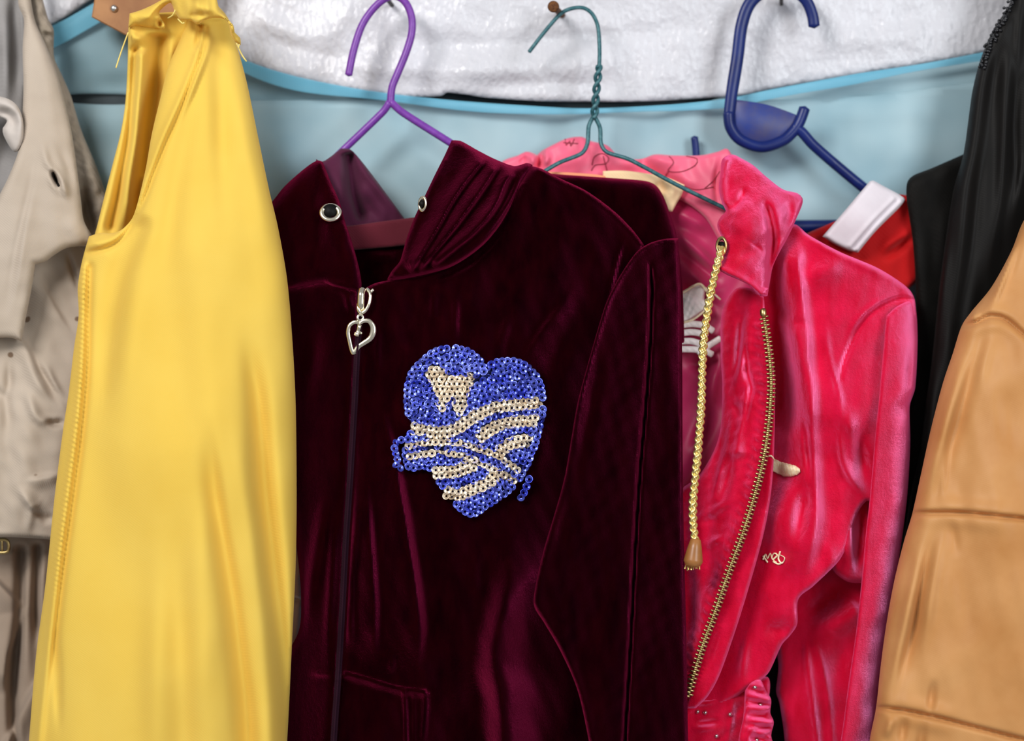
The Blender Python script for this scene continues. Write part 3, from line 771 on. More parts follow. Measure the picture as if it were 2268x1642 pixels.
# ================================================================== BURGUNDY VELVET JACKET
bj = empty('velvet_jacket', 900, 480, 70, 'dark burgundy velvet hooded jacket with a blue sequin heart on its chest', 'jacket')
VB = M['burgundy']
panel('back', bj, VB, [(1150, 372, 1), (1215, 384), (1320, 392), (1425, 400), (1452, 410), (1470, 436), (1486, 480), (1500, 528), (1512, 640), (1516, 760, 1), (1300, 760, 1), (1150, 560, 1)],
      [(1200, 400, 58), (1440, 410, 52), (1500, 540, 58), (1300, 700, 58)], [fold([(1230, 400), (1360, 470), (1420, 560)], -6, 20)], edge=(26, 7), noise=[(90, 2, 60, 60)], step=4, seed=3)
panel('hood_lining', bj, M['burgundy_lining'], [(700, 352, 1), (714, 358), (735, 345), (755, 329, 1), (776, 331), (800, 356), (840, 408), (893, 480), (905, 500), (900, 560, 1), (760, 560, 1), (700, 430)],
      [(755, 330, 46), (714, 360, 58), (890, 480, 44), (780, 500, 46), (740, 450, 62)],
      [fold([(768, 336), (776, 380), (784, 440), (806, 500)], -34, 12, wl=9, wr=16, t=(.05, .1)), fold([(748, 340), (752, 400), (766, 470)], 10, 12), fold([(776, 340), (830, 410), (885, 484)], 9, 10), fold([(800, 420), (824, 470), (840, 500)], -10, 12)],
      edge=(8, 2.5), noise=[(40, 1.2, 30, 40)], step=3, thick=1.5)
panel('neck_tape', bj, M['burgundy_tape'], [(750, 503, 1), (800, 497), (850, 490), (930, 480, 1), (930, 540, 1), (850, 549), (750, 556, 1)], [(760, 520, 50), (920, 510, 50), (840, 550, 50)], [], edge=(5, 1), step=4, thick=1.5)
panel('inner_back', bj, VB, [(720, 540, 1), (940, 530, 1), (960, 620), (900, 700, 1), (740, 700, 1)], [(740, 560, 47), (920, 560, 47), (820, 680, 58)], [fold([(800, 565), (850, 570), (900, 560)], 8, 9)], edge=(0, 0), noise=[(40, 1.5, 60, 60)], step=5, thick=1.5)
panel('hood', bj, VB, [(560, 500, 1), (606, 443), (630, 413), (664, 382), (690, 362), (705, 355), (715, 359, 1), (734, 406), (752, 447), (764, 490), (780, 537), (795, 593), (801, 632), (797, 650, 1), (740, 640), (715, 628), (640, 640), (560, 660, 1)],
      [(600, 470, 66), (700, 370, 68), (760, 520, 84), (795, 630, 86), (620, 620, 72)],
      [fold([(660, 392), (690, 440), (705, 540), (700, 620)], -5, 16), fold([(690, 366), (716, 430), (738, 520), (770, 620)], 4, 14), fold([(712, 626), (750, 632), (796, 644)], 8, 10)],
      edge=(24, 6), noise=[(60, 1.5, 40, 50)], step=4, thick=3, seed=5)
_, RB = panel('left_front', bj, VB,
      [(540, 640, 1), (640, 634), (716, 624), (750, 630), (792, 642, 1), (794, 700), (788, 780), (782, 900), (773, 1050), (763, 1200), (755, 1350), (746, 1500), (736, 1642), (722, 1960, 1), (560, 1960, 1), (590, 1642), (620, 1480), (661, 1400), (667, 1330), (660, 1240), (640, 1100), (580, 900)],
      [(600, 700, 66), (780, 680, 86), (650, 1200, 74), (765, 1200, 90), (640, 1550, 68), (620, 1900, 66), (740, 1550, 90), (730, 1900, 92)],
      [fold([(716, 628), (750, 636), (790, 652)], 7, 11), fold([(758, 640), (770, 660), (776, 700)], 7, 9), fold([(724, 1080), (708, 1180), (690, 1290), (676, 1400)], 11, 15, t=(.2, .2)), fold([(744, 1090), (736, 1250), (727, 1400), (722, 1500)], 9, 10),
       fold([(680, 1490), (720, 1492), (748, 1490)], 6, 7), fold([(700, 700), (690, 800), (670, 900)], -9, 20)],
      edge=(22, 6), noise=[(120, 3, 10, 30)], step=4.5, thick=4, seed=6)
_, RF = panel('right_front', bj, VB,
      [(806, 640, 1), (830, 628), (870, 619), (940, 606), (1000, 586), (1060, 546), (1100, 502), (1130, 452), (1155, 400), (1178, 368, 1), (1200, 374), (1240, 395), (1300, 424), (1360, 468), (1400, 508), (1426, 542, 1), (1450, 640), (1450, 900), (1420, 1200), (1370, 1400), (1340, 1642), (1340, 1960, 1), (726, 1960, 1), (738, 1642), (748, 1500), (757, 1350), (765, 1200), (775, 1050), (784, 900), (790, 780), (796, 700)],
      [(830, 650, 88), (1000, 640, 92), (1180, 400, 76), (1400, 540, 72), (1100, 900, 100), (800, 1000, 92), (1300, 1000, 78), (780, 1500, 94), (1050, 1400, 94), (1200, 1500, 74), (1300, 1800, 70), (900, 1900, 96)],
      [fold([(812, 640), (870, 620), (940, 607), (1000, 587), (1060, 547), (1100, 503), (1130, 453), (1160, 396)], 9, 8, wl=8, wr=13, t=(.02, .05)),
       fold([(900, 632), (970, 618), (1040, 585), (1100, 530), (1135, 470)], -5, 7), fold([(1185, 372), (1240, 397), (1300, 426), (1360, 470), (1402, 512), (1428, 545)], 7, 7, t=(.02, .02)),
       fold([(1390, 512), (1372, 560), (1352, 640), (1335, 690)], 6, 5), fold([(1200, 480), (1290, 520), (1360, 600)], 5, 24),
       fold([(1300, 610), (1275, 640), (1240, 690), (1200, 745), (1170, 800), (1160, 850), (1158, 900)], 14, 14, wl=14, wr=40, t=(.45, .45)), fold([(1130, 690), (1110, 760), (1108, 800)], 7, 12), fold([(1010, 640), (1008, 720), (1010, 770)], 7, 9), fold([(962, 640), (958, 720)], 5, 9),
       fold([(818, 830), (836, 890), (856, 960), (874, 1030), (884, 1090), (898, 1170), (914, 1270), (925, 1350), (928, 1410), (920, 1470), (912, 1515)], 22, 12, wl=70, wr=13, t=(.25, .12)),
       fold([(806, 1010), (812, 1120), (820, 1230), (827, 1330), (827, 1400), (824, 1480)], 18, 12, wl=44, wr=12, t=(.25, .12)), fold([(796, 1060), (788, 1160), (778, 1280), (774, 1460)], 10, 10, t=(.2, .1)),
       fold([(1164, 1090), (1152, 1150), (1138, 1220), (1134, 1290), (1122, 1350), (1104, 1420), (1098, 1480), (1112, 1540), (1120, 1642), (1130, 1760)], 62, 26, wl=36, wr=64, t=(.35, .0)),
       fold([(1060, 1200), (1050, 1280), (1056, 1340)], 6, 16), fold([(870, 1440), (866, 1500)], 6, 8),
       fold([(840, 700), (836, 780), (842, 840)], 5, 9), fold([(1180, 900), (1195, 980), (1180, 1080)], 10, 24), fold([(1220, 860), (1240, 760), (1290, 660)], -8, 22),
       fold([(760, 1490), (800, 1500), (880, 1524), (945, 1532)], 9, 6, wl=12, wr=5, t=(.02, .02)), fold([(895, 1528), (898, 1580), (900, 1642), (902, 1760)], 8, 5, t=(.03, 0)), fold([(918, 1536), (918, 1642), (920, 1760)], 3, 4, t=(.03, 0)), fold([(944, 1530), (942, 1580), (936, 1660)], 7, 7, t=(.03, 0.2)),
       fold([(756, 1490), (748, 1560), (742, 1642), (736, 1760)], 8, 8, t=(.03, 0))],
      edge=(24, 7), noise=[(150, 5, 15, 40), (60, 1.2, 30, 70)], step=4.0, thick=4, seed=7)
_, RSL = panel('sleeve', bj, VB,
      [(1440, 538, 1), (1470, 530), (1502, 528, 1), (1508, 640), (1511, 800), (1512, 1000), (1515, 1200), (1520, 1400), (1524, 1642), (1530, 1960, 1), (1320, 1960, 1), (1312, 1700), (1296, 1600), (1276, 1520), (1240, 1440), (1204, 1378), (1183, 1342), (1186, 1300), (1204, 1220), (1228, 1140), (1250, 1060), (1266, 970), (1280, 890), (1304, 800), (1336, 690), (1352, 650), (1380, 600), (1412, 556)],
      [(1460, 550, 76), (1400, 700, 92), (1500, 700, 78), (1340, 1000, 104), (1500, 1000, 84), (1220, 1340, 106), (1400, 1400, 104), (1510, 1400, 93), (1400, 1900, 102), (1520, 1900, 96), (1330, 1900, 98)],
      [fold([(1440, 575), (1444, 640), (1440, 760), (1430, 900), (1418, 1040), (1408, 1200), (1398, 1400), (1384, 1642), (1374, 1800)], -30, 4.2, wl=4.2, wr=4.2, t=(.04, 0)),
       fold([(1500, 534), (1470, 532), (1440, 542), (1412, 560), (1382, 602), (1354, 652), (1338, 694), (1306, 802), (1284, 892), (1270, 972), (1250, 1062)], 5, 6, t=(.01, .2)),
       fold([(1340, 720), (1318, 850), (1290, 1000), (1270, 1120)], -7, 14), fold([(1250, 1080), (1225, 1170), (1205, 1260)], 8, 14), 
       fold([(1480, 600), (1484, 800), (1478, 1000)], 5, 18), fold([(1260, 1400), (1290, 1480), (1330, 1600)], -5, 22)],
      edge=(12, 4), noise=[(160, 4, 15, 30), (50, 1.0, 40, 60)], step=4.0, thick=4, seed=8)
_, RH = panel('hood', bj, VB,
      [(1000, 311, 1), (1020, 312), (1060, 334), (1100, 354), (1140, 368), (1166, 361), (1180, 366), (1176, 380, 1), (1158, 404), (1132, 456), (1102, 506), (1062, 550), (1002, 590), (942, 608), (872, 622), (856, 622, 1), (868, 600), (886, 578), (900, 530), (918, 482), (940, 436), (962, 390), (984, 346)],
      [(1005, 320, 68), (1160, 370, 70), (940, 450, 86), (870, 610, 92), (1050, 480, 94), (1130, 440, 84)],
      [fold([(1078, 346), (1040, 390), (1004, 440), (968, 504), (930, 566), (904, 606)], 17, 9, wl=24, wr=6, t=(.08, .08)), fold([(1106, 360), (1080, 400), (1044, 452), (1000, 510), (950, 570), (925, 600)], 17, 9, wl=22, wr=6, t=(.08, .08)),
       fold([(1140, 374), (1118, 404), (1094, 460), (1050, 512), (1000, 552), (952, 590)], 14, 8, wl=16, wr=7, t=(.08, .08)), fold([(1010, 330), (985, 400), (960, 450)], 4, 14),
       fold([(985, 348), (940, 440), (902, 532), (884, 582), (866, 610)], 6, 8, t=(.02, .02)), fold([(1150, 376), (1120, 440), (1080, 500)], -8, 7)],
      edge=(15, 7), noise=[(50, 1.3, 40, 50)], step=3.2, thick=4, seed=9)
V, F = plate_geo([(757, 1492, 1), (800, 1502), (880, 1526), (944, 1533, 1), (938, 1600), (934, 1760, 1), (738, 1760, 1), (748, 1600)], 97, 1.5)
# zip
zt = empty('zip', 0, 0, 0, '', '') if False else None
zl = [(797, 640), (796, 700), (790, 780), (784, 900), (775, 1050), (765, 1200), (757, 1350), (748, 1500), (738, 1642), (726, 1900)]
c = spline(zl, False, 8)
dz = RF.depth(c[:, 0] + 12, c[:, 1]) + 2
V, F = tube_geo(P(c[:, 0] + 1, c[:, 1], dz), px(7.2), 10, flat=0.3)
zipo = mesh_obj('zip_tape', V, F, M['zip_tape'], bj, label='dark closed zip tape')
V, F = tube_geo(P(c[:, 0] + 1, c[:, 1], dz + 2.0), px(2.2), 6)
mesh_obj('zip_teeth', V, F, M['zip_tape'], zipo)
dpull = float(dz[2]) + 4
zp = mesh_obj('zip_pull', *merge([
    tube_geo(path3([(802, 640, dpull + 2), (800, 652, dpull + 4), (799, 676, dpull + 4), (801, 688, dpull + 1)], 3), px(7.5), 12, flat=0.7),
    tube_geo(path3([(812, 640, dpull), (820, 652, dpull + 2), (818, 672, dpull + 3), (810, 688, dpull + 3), (800, 694, dpull + 3), (794, 686, dpull + 3), (794, 672, dpull + 2)], 3), px(4.4), 10),
    tube_geo(path3([(818, 650, dpull), (827, 642, dpull)], 3), px(4), 8)]), M['silver'], bj, label='pale gold zip slider with a heart charm')
hc = []
heart_l = spline([(797, 716), (806, 711), (818, 712), (826, 724), (826, 738), (820, 750), (806, 760), (794, 768), (786, 780), (782, 782), (778, 772), (774, 754), (771, 738), (774, 722), (784, 714), (792, 714), (797, 718)], False, 3)
tt = np.linspace(0, 1, len(heart_l))
rr = 4.6 + 2.8*np.exp(-((tt - 0.24)/0.12)**2) + 1.0*np.exp(-((tt-0.45)/0.1)**2)
hc.append(tube_geo(P(heart_l[:, 0], heart_l[:, 1], dpull + 4 + 0*tt), px(1)*rr, 10, flat=0.6))
hc.append(ring_geo(P(798, 704, dpull + 4), (0.1, -1, 0.1), px(6), px(2.8), 18, 8))
hc.append(tube_geo(path3([(798, 712, dpull + 4), (796, 724, dpull + 5), (793, 734, dpull + 5), (789, 744, dpull + 5)], 2), px(1)*np.array([3.0, 5, 4, 6])[np.clip(np.arange(len(path3([(798, 712, 0), (796, 724, 0), (793, 734, 0), (789, 744, 0)], 2)))*4//len(path3([(798, 712, 0), (796, 724, 0), (793, 734, 0), (789, 744, 0)], 2)), 0, 3)], 10))
hc.append(tube_geo(path3([(793, 734, dpull + 5), (801, 739, dpull + 5)], 2), px(3.4), 8))
mesh_obj('heart_charm', *merge(hc), M['silver'], zp)
# eyelets
def eyelet(parent, R, x, y, r, rt, sx=1.0, tilt=(0, -1, 0), mat='silver', off=1.2):
    d = float(R.depth(x, y)[0]) + off
    V, F = ring_geo(P(x, y, d), tilt, px(r), px(rt), 32, 8, sx)
    e = mesh_obj('eyelet', V, F, M[mat], parent)
    V, F = lathe_geo(P(x, y, d - 0.6), P(x, y, d - 0.2), [(0, px(r)*sx), (1, px(r)*sx)], 24)
    mesh_obj('eyelet_hole', V, F, M['black'], e)
    return e
RHL = Relief([(560, 500, 1), (606, 443), (705, 355), (715, 359, 1), (764, 490), (801, 632), (560, 660, 1)], [(600, 470, 66), (700, 370, 68), (760, 520, 84), (795, 630, 86), (620, 620, 72)], edge=(0, 0))
eyelet(bj, RHL, 732, 471, 17.0, 5.2, 1.12, (0.05, -1, 0.35), off=2.5)
eyelet(bj, RH, 936, 452, 14, 4.6, 0.62, (-0.62, -1, 0.1), off=4.5)

# ---- sequin heart
hp_out = [(1010, 768), (1040, 776), (1066, 800), (1072, 812, 1), (1090, 800), (1120, 796), (1150, 800), (1180, 818), (1200, 850), (1207, 890), (1204, 940), (1190, 990), (1176, 1040), (1160, 1080), (1130, 1100), (1110, 1112), (1075, 1130), (1046, 1142), (1020, 1136), (990, 1100), (964, 1060), (944, 1038), (920, 1040), (876, 1042, 1), (870, 1000), (868, 980), (900, 970, 1), (910, 950), (900, 910), (898, 870), (908, 826), (932, 796), (965, 774)]
hb = [(1010, 772), (1040, 780), (1064, 802), (1074, 822, 1), (1090, 806), (1120, 800), (1150, 804), (1178, 822), (1196, 852), (1202, 890), (1199, 930), (1188, 975), (1168, 1026), (1146, 1066), (1112, 1098), (1080, 1118), (1048, 1139), (1024, 1130), (994, 1096), (968, 1058), (948, 1034), (904, 1034), (900, 980), (914, 952), (904, 910), (902, 870), (912, 828), (936, 798), (968, 778)]
class OnFront:
    def depth(self, x, y): return RF.depth(x, y) + 1.2
poly = spline(hb, True, 6)
gx, gy = np.meshgrid(np.arange(860, 1225, 6.0), np.arange(760, 1150, 6.0))
ok = inside(gx[:-1, :-1].ravel() + 3, gy[:-1, :-1].ravel() + 3, poly).reshape(gx.shape[0]-1, gx.shape[1]-1)
dd = RF.depth(gx.ravel(), gy.ravel())
# smooth the ground under the patch: stiff backing
iy, ix = np.nonzero(ok); nxg = gx.shape[1]
q = np.stack([iy*nxg+ix, (iy+1)*nxg+ix, (iy+1)*nxg+ix+1, iy*nxg+ix+1], 1)
Vp = np.concatenate([P(gx.ravel(), gy.ravel(), dd + 1.0), P(gx.ravel(), gy.ravel(), dd - 1.0)]); n0 = gx.size
e = np.concatenate([q[:, [0, 1]], q[:, [1, 2]], q[:, [2, 3]], q[:, [3, 0]]]); ks = np.sort(e, 1)
_, inv, cn = np.unique(ks[:, 0]*100000+ks[:, 1], return_inverse=True, return_counts=True)
be = e[cn[inv] == 1]
Fp = q.tolist() + (q[:, ::-1]+n0).tolist() + [[b_, a_, a_+n0, b_+n0] for a_, b_ in be.tolist()]
uq = np.unique(np.array(Fp)); rm = -np.ones(2*n0, int); rm[uq] = np.arange(len(uq))
patch = mesh_obj('heart_patch', Vp[uq], rm[np.array(Fp)], M['patch'], bj, label='heart patch covered in blue and champagne sequins')

gold_lines = [
    [(918, 950), (940, 953), (975, 958), (1010, 950), (1040, 930), (1070, 912), (1110, 900), (1150, 896), (1196, 892)],
    [(1064, 968), (1090, 950), (1120, 938), (1150, 934), (1190, 932)],
    [(1108, 998), (1130, 984), (1155, 978), (1178, 978)],
    [(905, 988), (940, 982), (980, 980), (1020, 982), (1060, 994), (1100, 1010), (1150, 1044)],
    [(908, 1012), (940, 1006), (980, 1004), (1020, 1008), (1060, 1024), (1100, 1044), (1140, 1066)],
    [(966, 1048), (1000, 1046), (1030, 1036), (1050, 1030)],
    [(990, 1092), (1020, 1096), (1050, 1084), (1080, 1070), (1096, 1054)],
]
gold_w = [2, 2, 2, 1, 1, 2, 2]
blob = spline([(948, 822), (970, 812), (990, 826), (1010, 836), (1030, 830), (1048, 828), (1050, 850), (1036, 870), (1030, 900), (1018, 916), (1008, 905), (1000, 880), (990, 905), (968, 900), (972, 875), (960, 850), (946, 840)], True, 4)
placed = []
def put(x, y, gold, tight=10.2):
    for (a_, b_, g_) in placed:
        if (a_-x)**2 + (b_-y)**2 < tight*tight: return False
    placed.append((x, y, gold)); return True
def along(line, off, gold, sp=12.2, tight=9.5):
    c = spline(line, False, 2.0); sg = np.gradient(c, axis=0); nn = np.stack([-sg[:, 1], sg[:, 0]], 1); nn /= np.linalg.norm(nn, axis=1)[:, None]
    c = c + nn*off
    L = np.concatenate([[0], np.cumsum(np.hypot(*np.diff(c, axis=0).T))])
    for s in np.arange(0, L[-1], sp):
        put(np.interp(s, L, c[:, 0]) + random.uniform(-.7, .7), np.interp(s, L, c[:, 1]) + random.uniform(-.7, .7), gold, tight)
for ln, wd in zip(gold_lines, gold_w):
    if wd == 1: along(ln, 0, True)
    else: along(ln, -6.5, True); along(ln, 6.5, True)
bb = blob
for yy in np.arange(808, 922, 10.8):
    for xx in np.arange(940, 1056, 11.2):
        X_, Y_ = xx + (5.6 if int(yy/10.8) % 2 else 0) + random.uniform(-1, 1), yy + random.uniform(-1, 1)
        if inside(np.array([X_]), np.array([Y_]), bb)[0]: put(X_, Y_, True, 9.5)
rim = spline(hb, True, 6); rim = np.vstack([rim, rim[:1]])
along([tuple(v) for v in rim[::3]], 0, False, 12.5)
along([(876, 982), (872, 1000), (880, 1014), (878, 1034), (892, 1038), (912, 1036)], 0, False, 13)
along([(878, 984), (892, 974), (908, 970)], 0, False, 13)
for ln in gold_lines:
    for o_ in (-19, 19, -31, 31, 44, -44):
        c = spline(ln, False, 4); sg = np.gradient(c, axis=0); nn = np.stack([-sg[:, 1], sg[:, 0]], 1); nn /= np.linalg.norm(nn, axis=1)[:, None]
        c = c + nn*o_; ins = inside(c[:, 0], c[:, 1], poly)
        L = 0
        for i in range(1, len(c)):
            L += np.hypot(*(c[i]-c[i-1]))
            if L > 12.2 and ins[i]:
                if put(c[i, 0] + random.uniform(-.6, .6), c[i, 1] + random.uniform(-.6, .6), False, 10.2): L = 0
for k in range(9000):
    X_, Y_ = random.uniform(895, 1210), random.uniform(765, 1145)
    if inside(np.array([X_]), np.array([Y_]), poly)[0]: put(X_, Y_, False, 10.0)
for q_ in [(1172, 1062), (1166, 1078), (1160, 1092), (1154, 1102)]: put(*q_, False, 8)
P_ = np.array([(a_, b_) for a_, b_, _ in placed])
base = RF.depth(P_[:, 0], P_[:, 1]) + 2.0
gxn = (RF.depth(P_[:, 0] + 14, P_[:, 1]) - RF.depth(P_[:, 0] - 14, P_[:, 1])) / (28*PXMM)
gyn = (RF.depth(P_[:, 0], P_[:, 1] + 14) - RF.depth(P_[:, 0], P_[:, 1] - 14)) / (28*PXMM)
def sequin_geo(c, nrm, R):
    nrm = nrm / np.linalg.norm(nrm)
    u = np.cross(nrm, [0, 0, 1.0]); u /= np.linalg.norm(u); v = np.cross(nrm, u)
    prof = [(0.30, -0.02), (0.55, 0.06), (0.82, 0.15), (1.0, 0.30), (0.97, 0.18), (0.30, -0.10)]   # shallow cup with a hole
    S = 16; V, F = [], []
    for r_, h_ in prof:
        for k in range(S):
            a = 2*math.pi*k/S
            V.append(c + R*r_*(math.cos(a)*u + math.sin(a)*v) + nrm*R*h_)
    m = len(prof)
    for i in range(m):
        j = (i+1) % m
        for k in range(S):
            F.append([i*S+k, i*S+(k+1) % S, j*S+(k+1) % S, j*S+k])
    return np.array(V), F
groups = {True: [], False: []}
rs = random.Random(5)
for (x, y, gold), d, gx_, gy_ in zip(placed, base, gxn, gyn):
    tilt = 0.20 if rs.random() < 0.86 else 0.6
    nrm = np.array([-np.clip(gx_, -.8, .8)*-1*-1 + rs.gauss(0.05, tilt), -1.0, np.clip(gy_, -.8, .8) + rs.gauss(0.12, tilt)])
    if rs.random() < 0.10: nrm = np.array([-0.22 + rs.gauss(0, .07), -0.95, 0.25 + rs.gauss(0, .07)])
    groups[gold].append(sequin_geo(P(x, y, d + rs.uniform(0, 0.8)), nrm, px(8.6*rs.uniform(0.93, 1.06))))
tag(mesh_obj('blue_sequins', *merge(groups[False]), M['sequin_blue'], patch, label='blue sequins'), kind='stuff')
tag(mesh_obj('champagne_sequins', *merge(groups[True]), M['sequin_gold'], patch, label='champagne gold sequins'), kind='stuff')

# grey-white garment glimpsed between the yellow and burgundy clothes
gl = empty('pale_garment', 655, 1330, 50, 'grey-white garment edge glimpsed between the yellow and burgundy clothes', 'clothes')
panel('body', gl, M['white_knit'], [(560, 1180, 1), (660, 1220), (666, 1290), (668, 1330), (664, 1390), (656, 1440), (640, 1500, 1), (560, 1500, 1)], 50.0, [fold([(640, 1325), (670, 1332)], -10, 5), fold([(640, 1318), (672, 1322)], 8, 4)], edge=(8, 3), step=3, thick=2)

# ================================================================== PINK VELVET JACKET
pj = empty('velvet_jacket', 1500, 420, 50, 'hot pink velvet hooded jacket with an open zip and gold drawcord', 'jacket')
VP = M['pink']
_, RLN = panel('body_lining', pj, M['pink_lining'], [(1150, 380, 1), (1300, 372), (1500, 400), (1640, 440, 1), (1680, 700), (1640, 1100), (1560, 1200, 1), (1440, 1200, 1), (1400, 800), (1150, 600, 1)],
      [(1200, 400, 22), (1600, 420, 30), (1600, 700, 34), (1500, 1100, 40), (1450, 700, 28)],
      [fold([(1480, 500), (1530, 540), (1580, 590), (1620, 610)], 18, 16, wl=24, wr=12), fold([(1470, 460), (1520, 480), (1600, 520)], 14, 18), fold([(1490, 540), (1540, 580), (1600, 640)], -20, 14), fold([(1500, 590), (1550, 620), (1600, 660)], 16, 18),
       fold([(1505, 640), (1560, 660), (1600, 690)], -16, 14), fold([(1600, 720), (1590, 800), (1570, 900), (1540, 1000)], 14, 16), fold([(1510, 800), (1560, 810), (1600, 800)], -14, 14), fold([(1580, 860), (1560, 940), (1530, 1010)], -22, 16)],
      edge=(10, 3), noise=[(70, 3, 60, 40)], step=5, thick=1.5)
_, RHN = panel('hood_lining', pj, M['pink_satin'],
      [(1080, 400, 1), (1112, 358), (1148, 344), (1164, 336), (1178, 338), (1190, 344, 1), (1200, 334), (1226, 320), (1258, 306), (1290, 303), (1308, 312), (1345, 322), (1368, 344), (1396, 352), (1422, 352), (1450, 342), (1490, 344), (1550, 344), (1590, 336), (1612, 330), (1640, 380, 1), (1640, 540), (1600, 540), (1560, 480), (1500, 440), (1380, 404), (1200, 394), (1080, 440, 1)],
      [(1120, 380, 26), (1280, 320, 30), (1400, 370, 30), (1550, 350, 36), (1610, 450, 44), (1300, 390, 32), (1500, 430, 34)],
      [fold([(1196, 330), (1198, 350), (1190, 380)], -26, 7, t=(.05, .2)), fold([(1200, 336), (1212, 350), (1202, 372)], 12, 7), fold([(1164, 340), (1158, 356), (1150, 370)], -9, 6), fold([(1172, 340), (1180, 352), (1180, 372)], 9, 7), fold([(1215, 372), (1280, 350), (1300, 322)], 9, 16),
       fold([(1320, 330), (1340, 350), (1350, 386)], 8, 14), fold([(1340, 380), (1420, 384), (1480, 404)], -10, 12), fold([(1420, 350), (1440, 380), (1500, 410), (1560, 430)], -16, 14, t=(.05, .1)), fold([(1430, 346), (1480, 360), (1500, 380)], 10, 14), fold([(1490, 400), (1540, 420), (1592, 470)], 12, 16), fold([(1560, 360), (1580, 420), (1590, 480)], 9, 18), fold([(1598, 342), (1586, 400), (1592, 470)], -12, 6)],
      edge=(10, 4), noise=[(60, 2, 30, 60)], step=3.2, thick=1.5)
# fine printed outlines on the hood lining
prints = [[(1252, 308), (1254, 322), (1262, 312), (1264, 324), (1272, 308)], [(1248, 316), (1280, 318)], [(1312, 366), (1316, 348), (1334, 340), (1348, 350), (1342, 362), (1318, 366), (1310, 378)], [(1482, 346), (1492, 360), (1480, 378), (1510, 380), (1540, 366), (1544, 352), (1520, 346)],
          [(1480, 380), (1470, 396)], [(1560, 418), (1580, 400), (1594, 380)], [(1500, 404), (1540, 420), (1580, 414)], [(1336, 346), (1346, 384)]]
for q in prints:
    V, F = tube_geo(on_path(RHN, q, 0.35), px(1.1), 6)
    mesh_obj('printed_line', V, F, M['print'], pj)
panel('neck_binding', pj, M['peach'], [(1190, 380, 1), (1260, 382), (1340, 390), (1344, 408, 1), (1260, 398), (1190, 396, 1)], [(1200, 390, 40), (1340, 400, 39), (1260, 384, 40)], [], edge=(5, 1), step=3, thick=1)
lab, _ = panel('neck_label', pj, M['label'], [(1335, 379, 1), (1380, 378), (1430, 384), (1475, 392), (1517, 410, 1), (1510, 432), (1498, 452), (1489, 469, 1), (1474, 466), (1452, 440), (1420, 410), (1335, 404, 1)],
      [(1340, 390, 38), (1510, 412, 40), (1485, 465, 39), (1430, 390, 38)], [fold([(1470, 394), (1462, 412), (1474, 440)], -12, 10), fold([(1476, 396), (1490, 420), (1484, 450)], 7, 10)], edge=(5, 1.2), step=2.6, thick=1)
# satin-stitched motif on the inside back
mt, _ = panel('inside_embroidery', pj, M['white_satin'], [(1490, 650, 1), (1512, 648), (1536, 634), (1552, 630), (1562, 644), (1560, 664), (1574, 672), (1572, 684), (1552, 694), (1530, 708), (1508, 718), (1490, 716, 1)], [(1500, 680, 42), (1560, 660, 44), (1520, 710, 43)],
      [fold([(1500, 670), (1530, 664), (1556, 668)], 7, 16)], edge=(7, 2), noise=[(9, 0.9, 20, 10)], step=2.6, thick=1)
V, F = merge([tube_geo(path3([(1490, 650, 45), (1512, 648, 45), (1536, 634, 46), (1552, 630, 46), (1566, 646, 46)], 3), px(3), 8), tube_geo(path3([(1576, 676, 46), (1552, 696, 46), (1530, 710, 46), (1490, 720, 45)], 3), px(2.6), 8), tube_geo(path3([(1556, 634, 46), (1580, 650, 45), (1596, 664, 44)], 3), px(2.2), 8)])
mesh_obj('gold_outline', V, F, M['gold_thread'], mt)
sg_ = []
for q in ([(1492, 724), (1530, 718), (1560, 722), (1580, 734)], [(1492, 742), (1530, 736), (1566, 742)], [(1492, 758), (1530, 756), (1556, 764)], [(1492, 774), (1530, 774), (1552, 776)], [(1545, 782), (1570, 766), (1596, 750)], [(1560, 776), (1578, 786)]):
    a = spline(q, False, 4); sg_.append(tube_geo(P(a[:, 0], a[:, 1], 44 + 0*a[:, 0]), px(7.5), 8, flat=0.5))
mesh_obj('white_stripes', *merge(sg_), M['white_satin'], mt)

# lower back and hanging sleeve behind the front flap
panel('back', pj, VP, [(1700, 1330, 1), (1800, 1180, 1), (1930, 1180, 1), (1930, 1500), (1900, 1960, 1), (1760, 1960, 1), (1744, 1720), (1736, 1620), (1726, 1556), (1719, 1532), (1724, 1470)],
      [(1720, 1400, 40), (1900, 1250, 46), (1800, 1400, 46), (1780, 1900, 50), (1890, 1900, 52), (1820, 1650, 56)],
      [fold([(1784, 1400), (1790, 1480), (1800, 1560), (1812, 1660), (1824, 1800)], 9, 8, t=(.1, 0)), fold([(1792, 1400), (1820, 1470), (1836, 1560), (1846, 1700)], 6, 8, t=(.1, 0)), fold([(1908, 1338), (1880, 1366), (1850, 1384), (1800, 1392)], 20, 16, wl=22, wr=26, t=(.1, .5)),
       fold([(1880, 1300), (1840, 1320), (1800, 1360), (1780, 1400)], -22, 24), fold([(1880, 1400), (1860, 1480), (1850, 1560)], -18, 26)],
      edge=(16, 6), noise=[(120, 4, 20, 40)], step=4.5, thick=4, seed=12)
panel('inner_fold', pj, VP, [(1835, 1120, 1), (1880, 1050), (1940, 1080, 1), (1935, 1290), (1906, 1292), (1880, 1290), (1862, 1280), (1846, 1264), (1836, 1220)],
      [(1850, 1150, 62), (1930, 1150, 56), (1880, 1280, 66)], [fold([(1890, 1080), (1884, 1150), (1886, 1220), (1888, 1290)], 24, 12, wl=22, wr=7), fold([(1905, 1110), (1906, 1180), (1896, 1270)], -16, 8), fold([(1850, 1150), (1862, 1200), (1880, 1250)], 8, 14)], edge=(16, 9), noise=[(50, 2, 30, 50)], step=4, thick=4, seed=14)
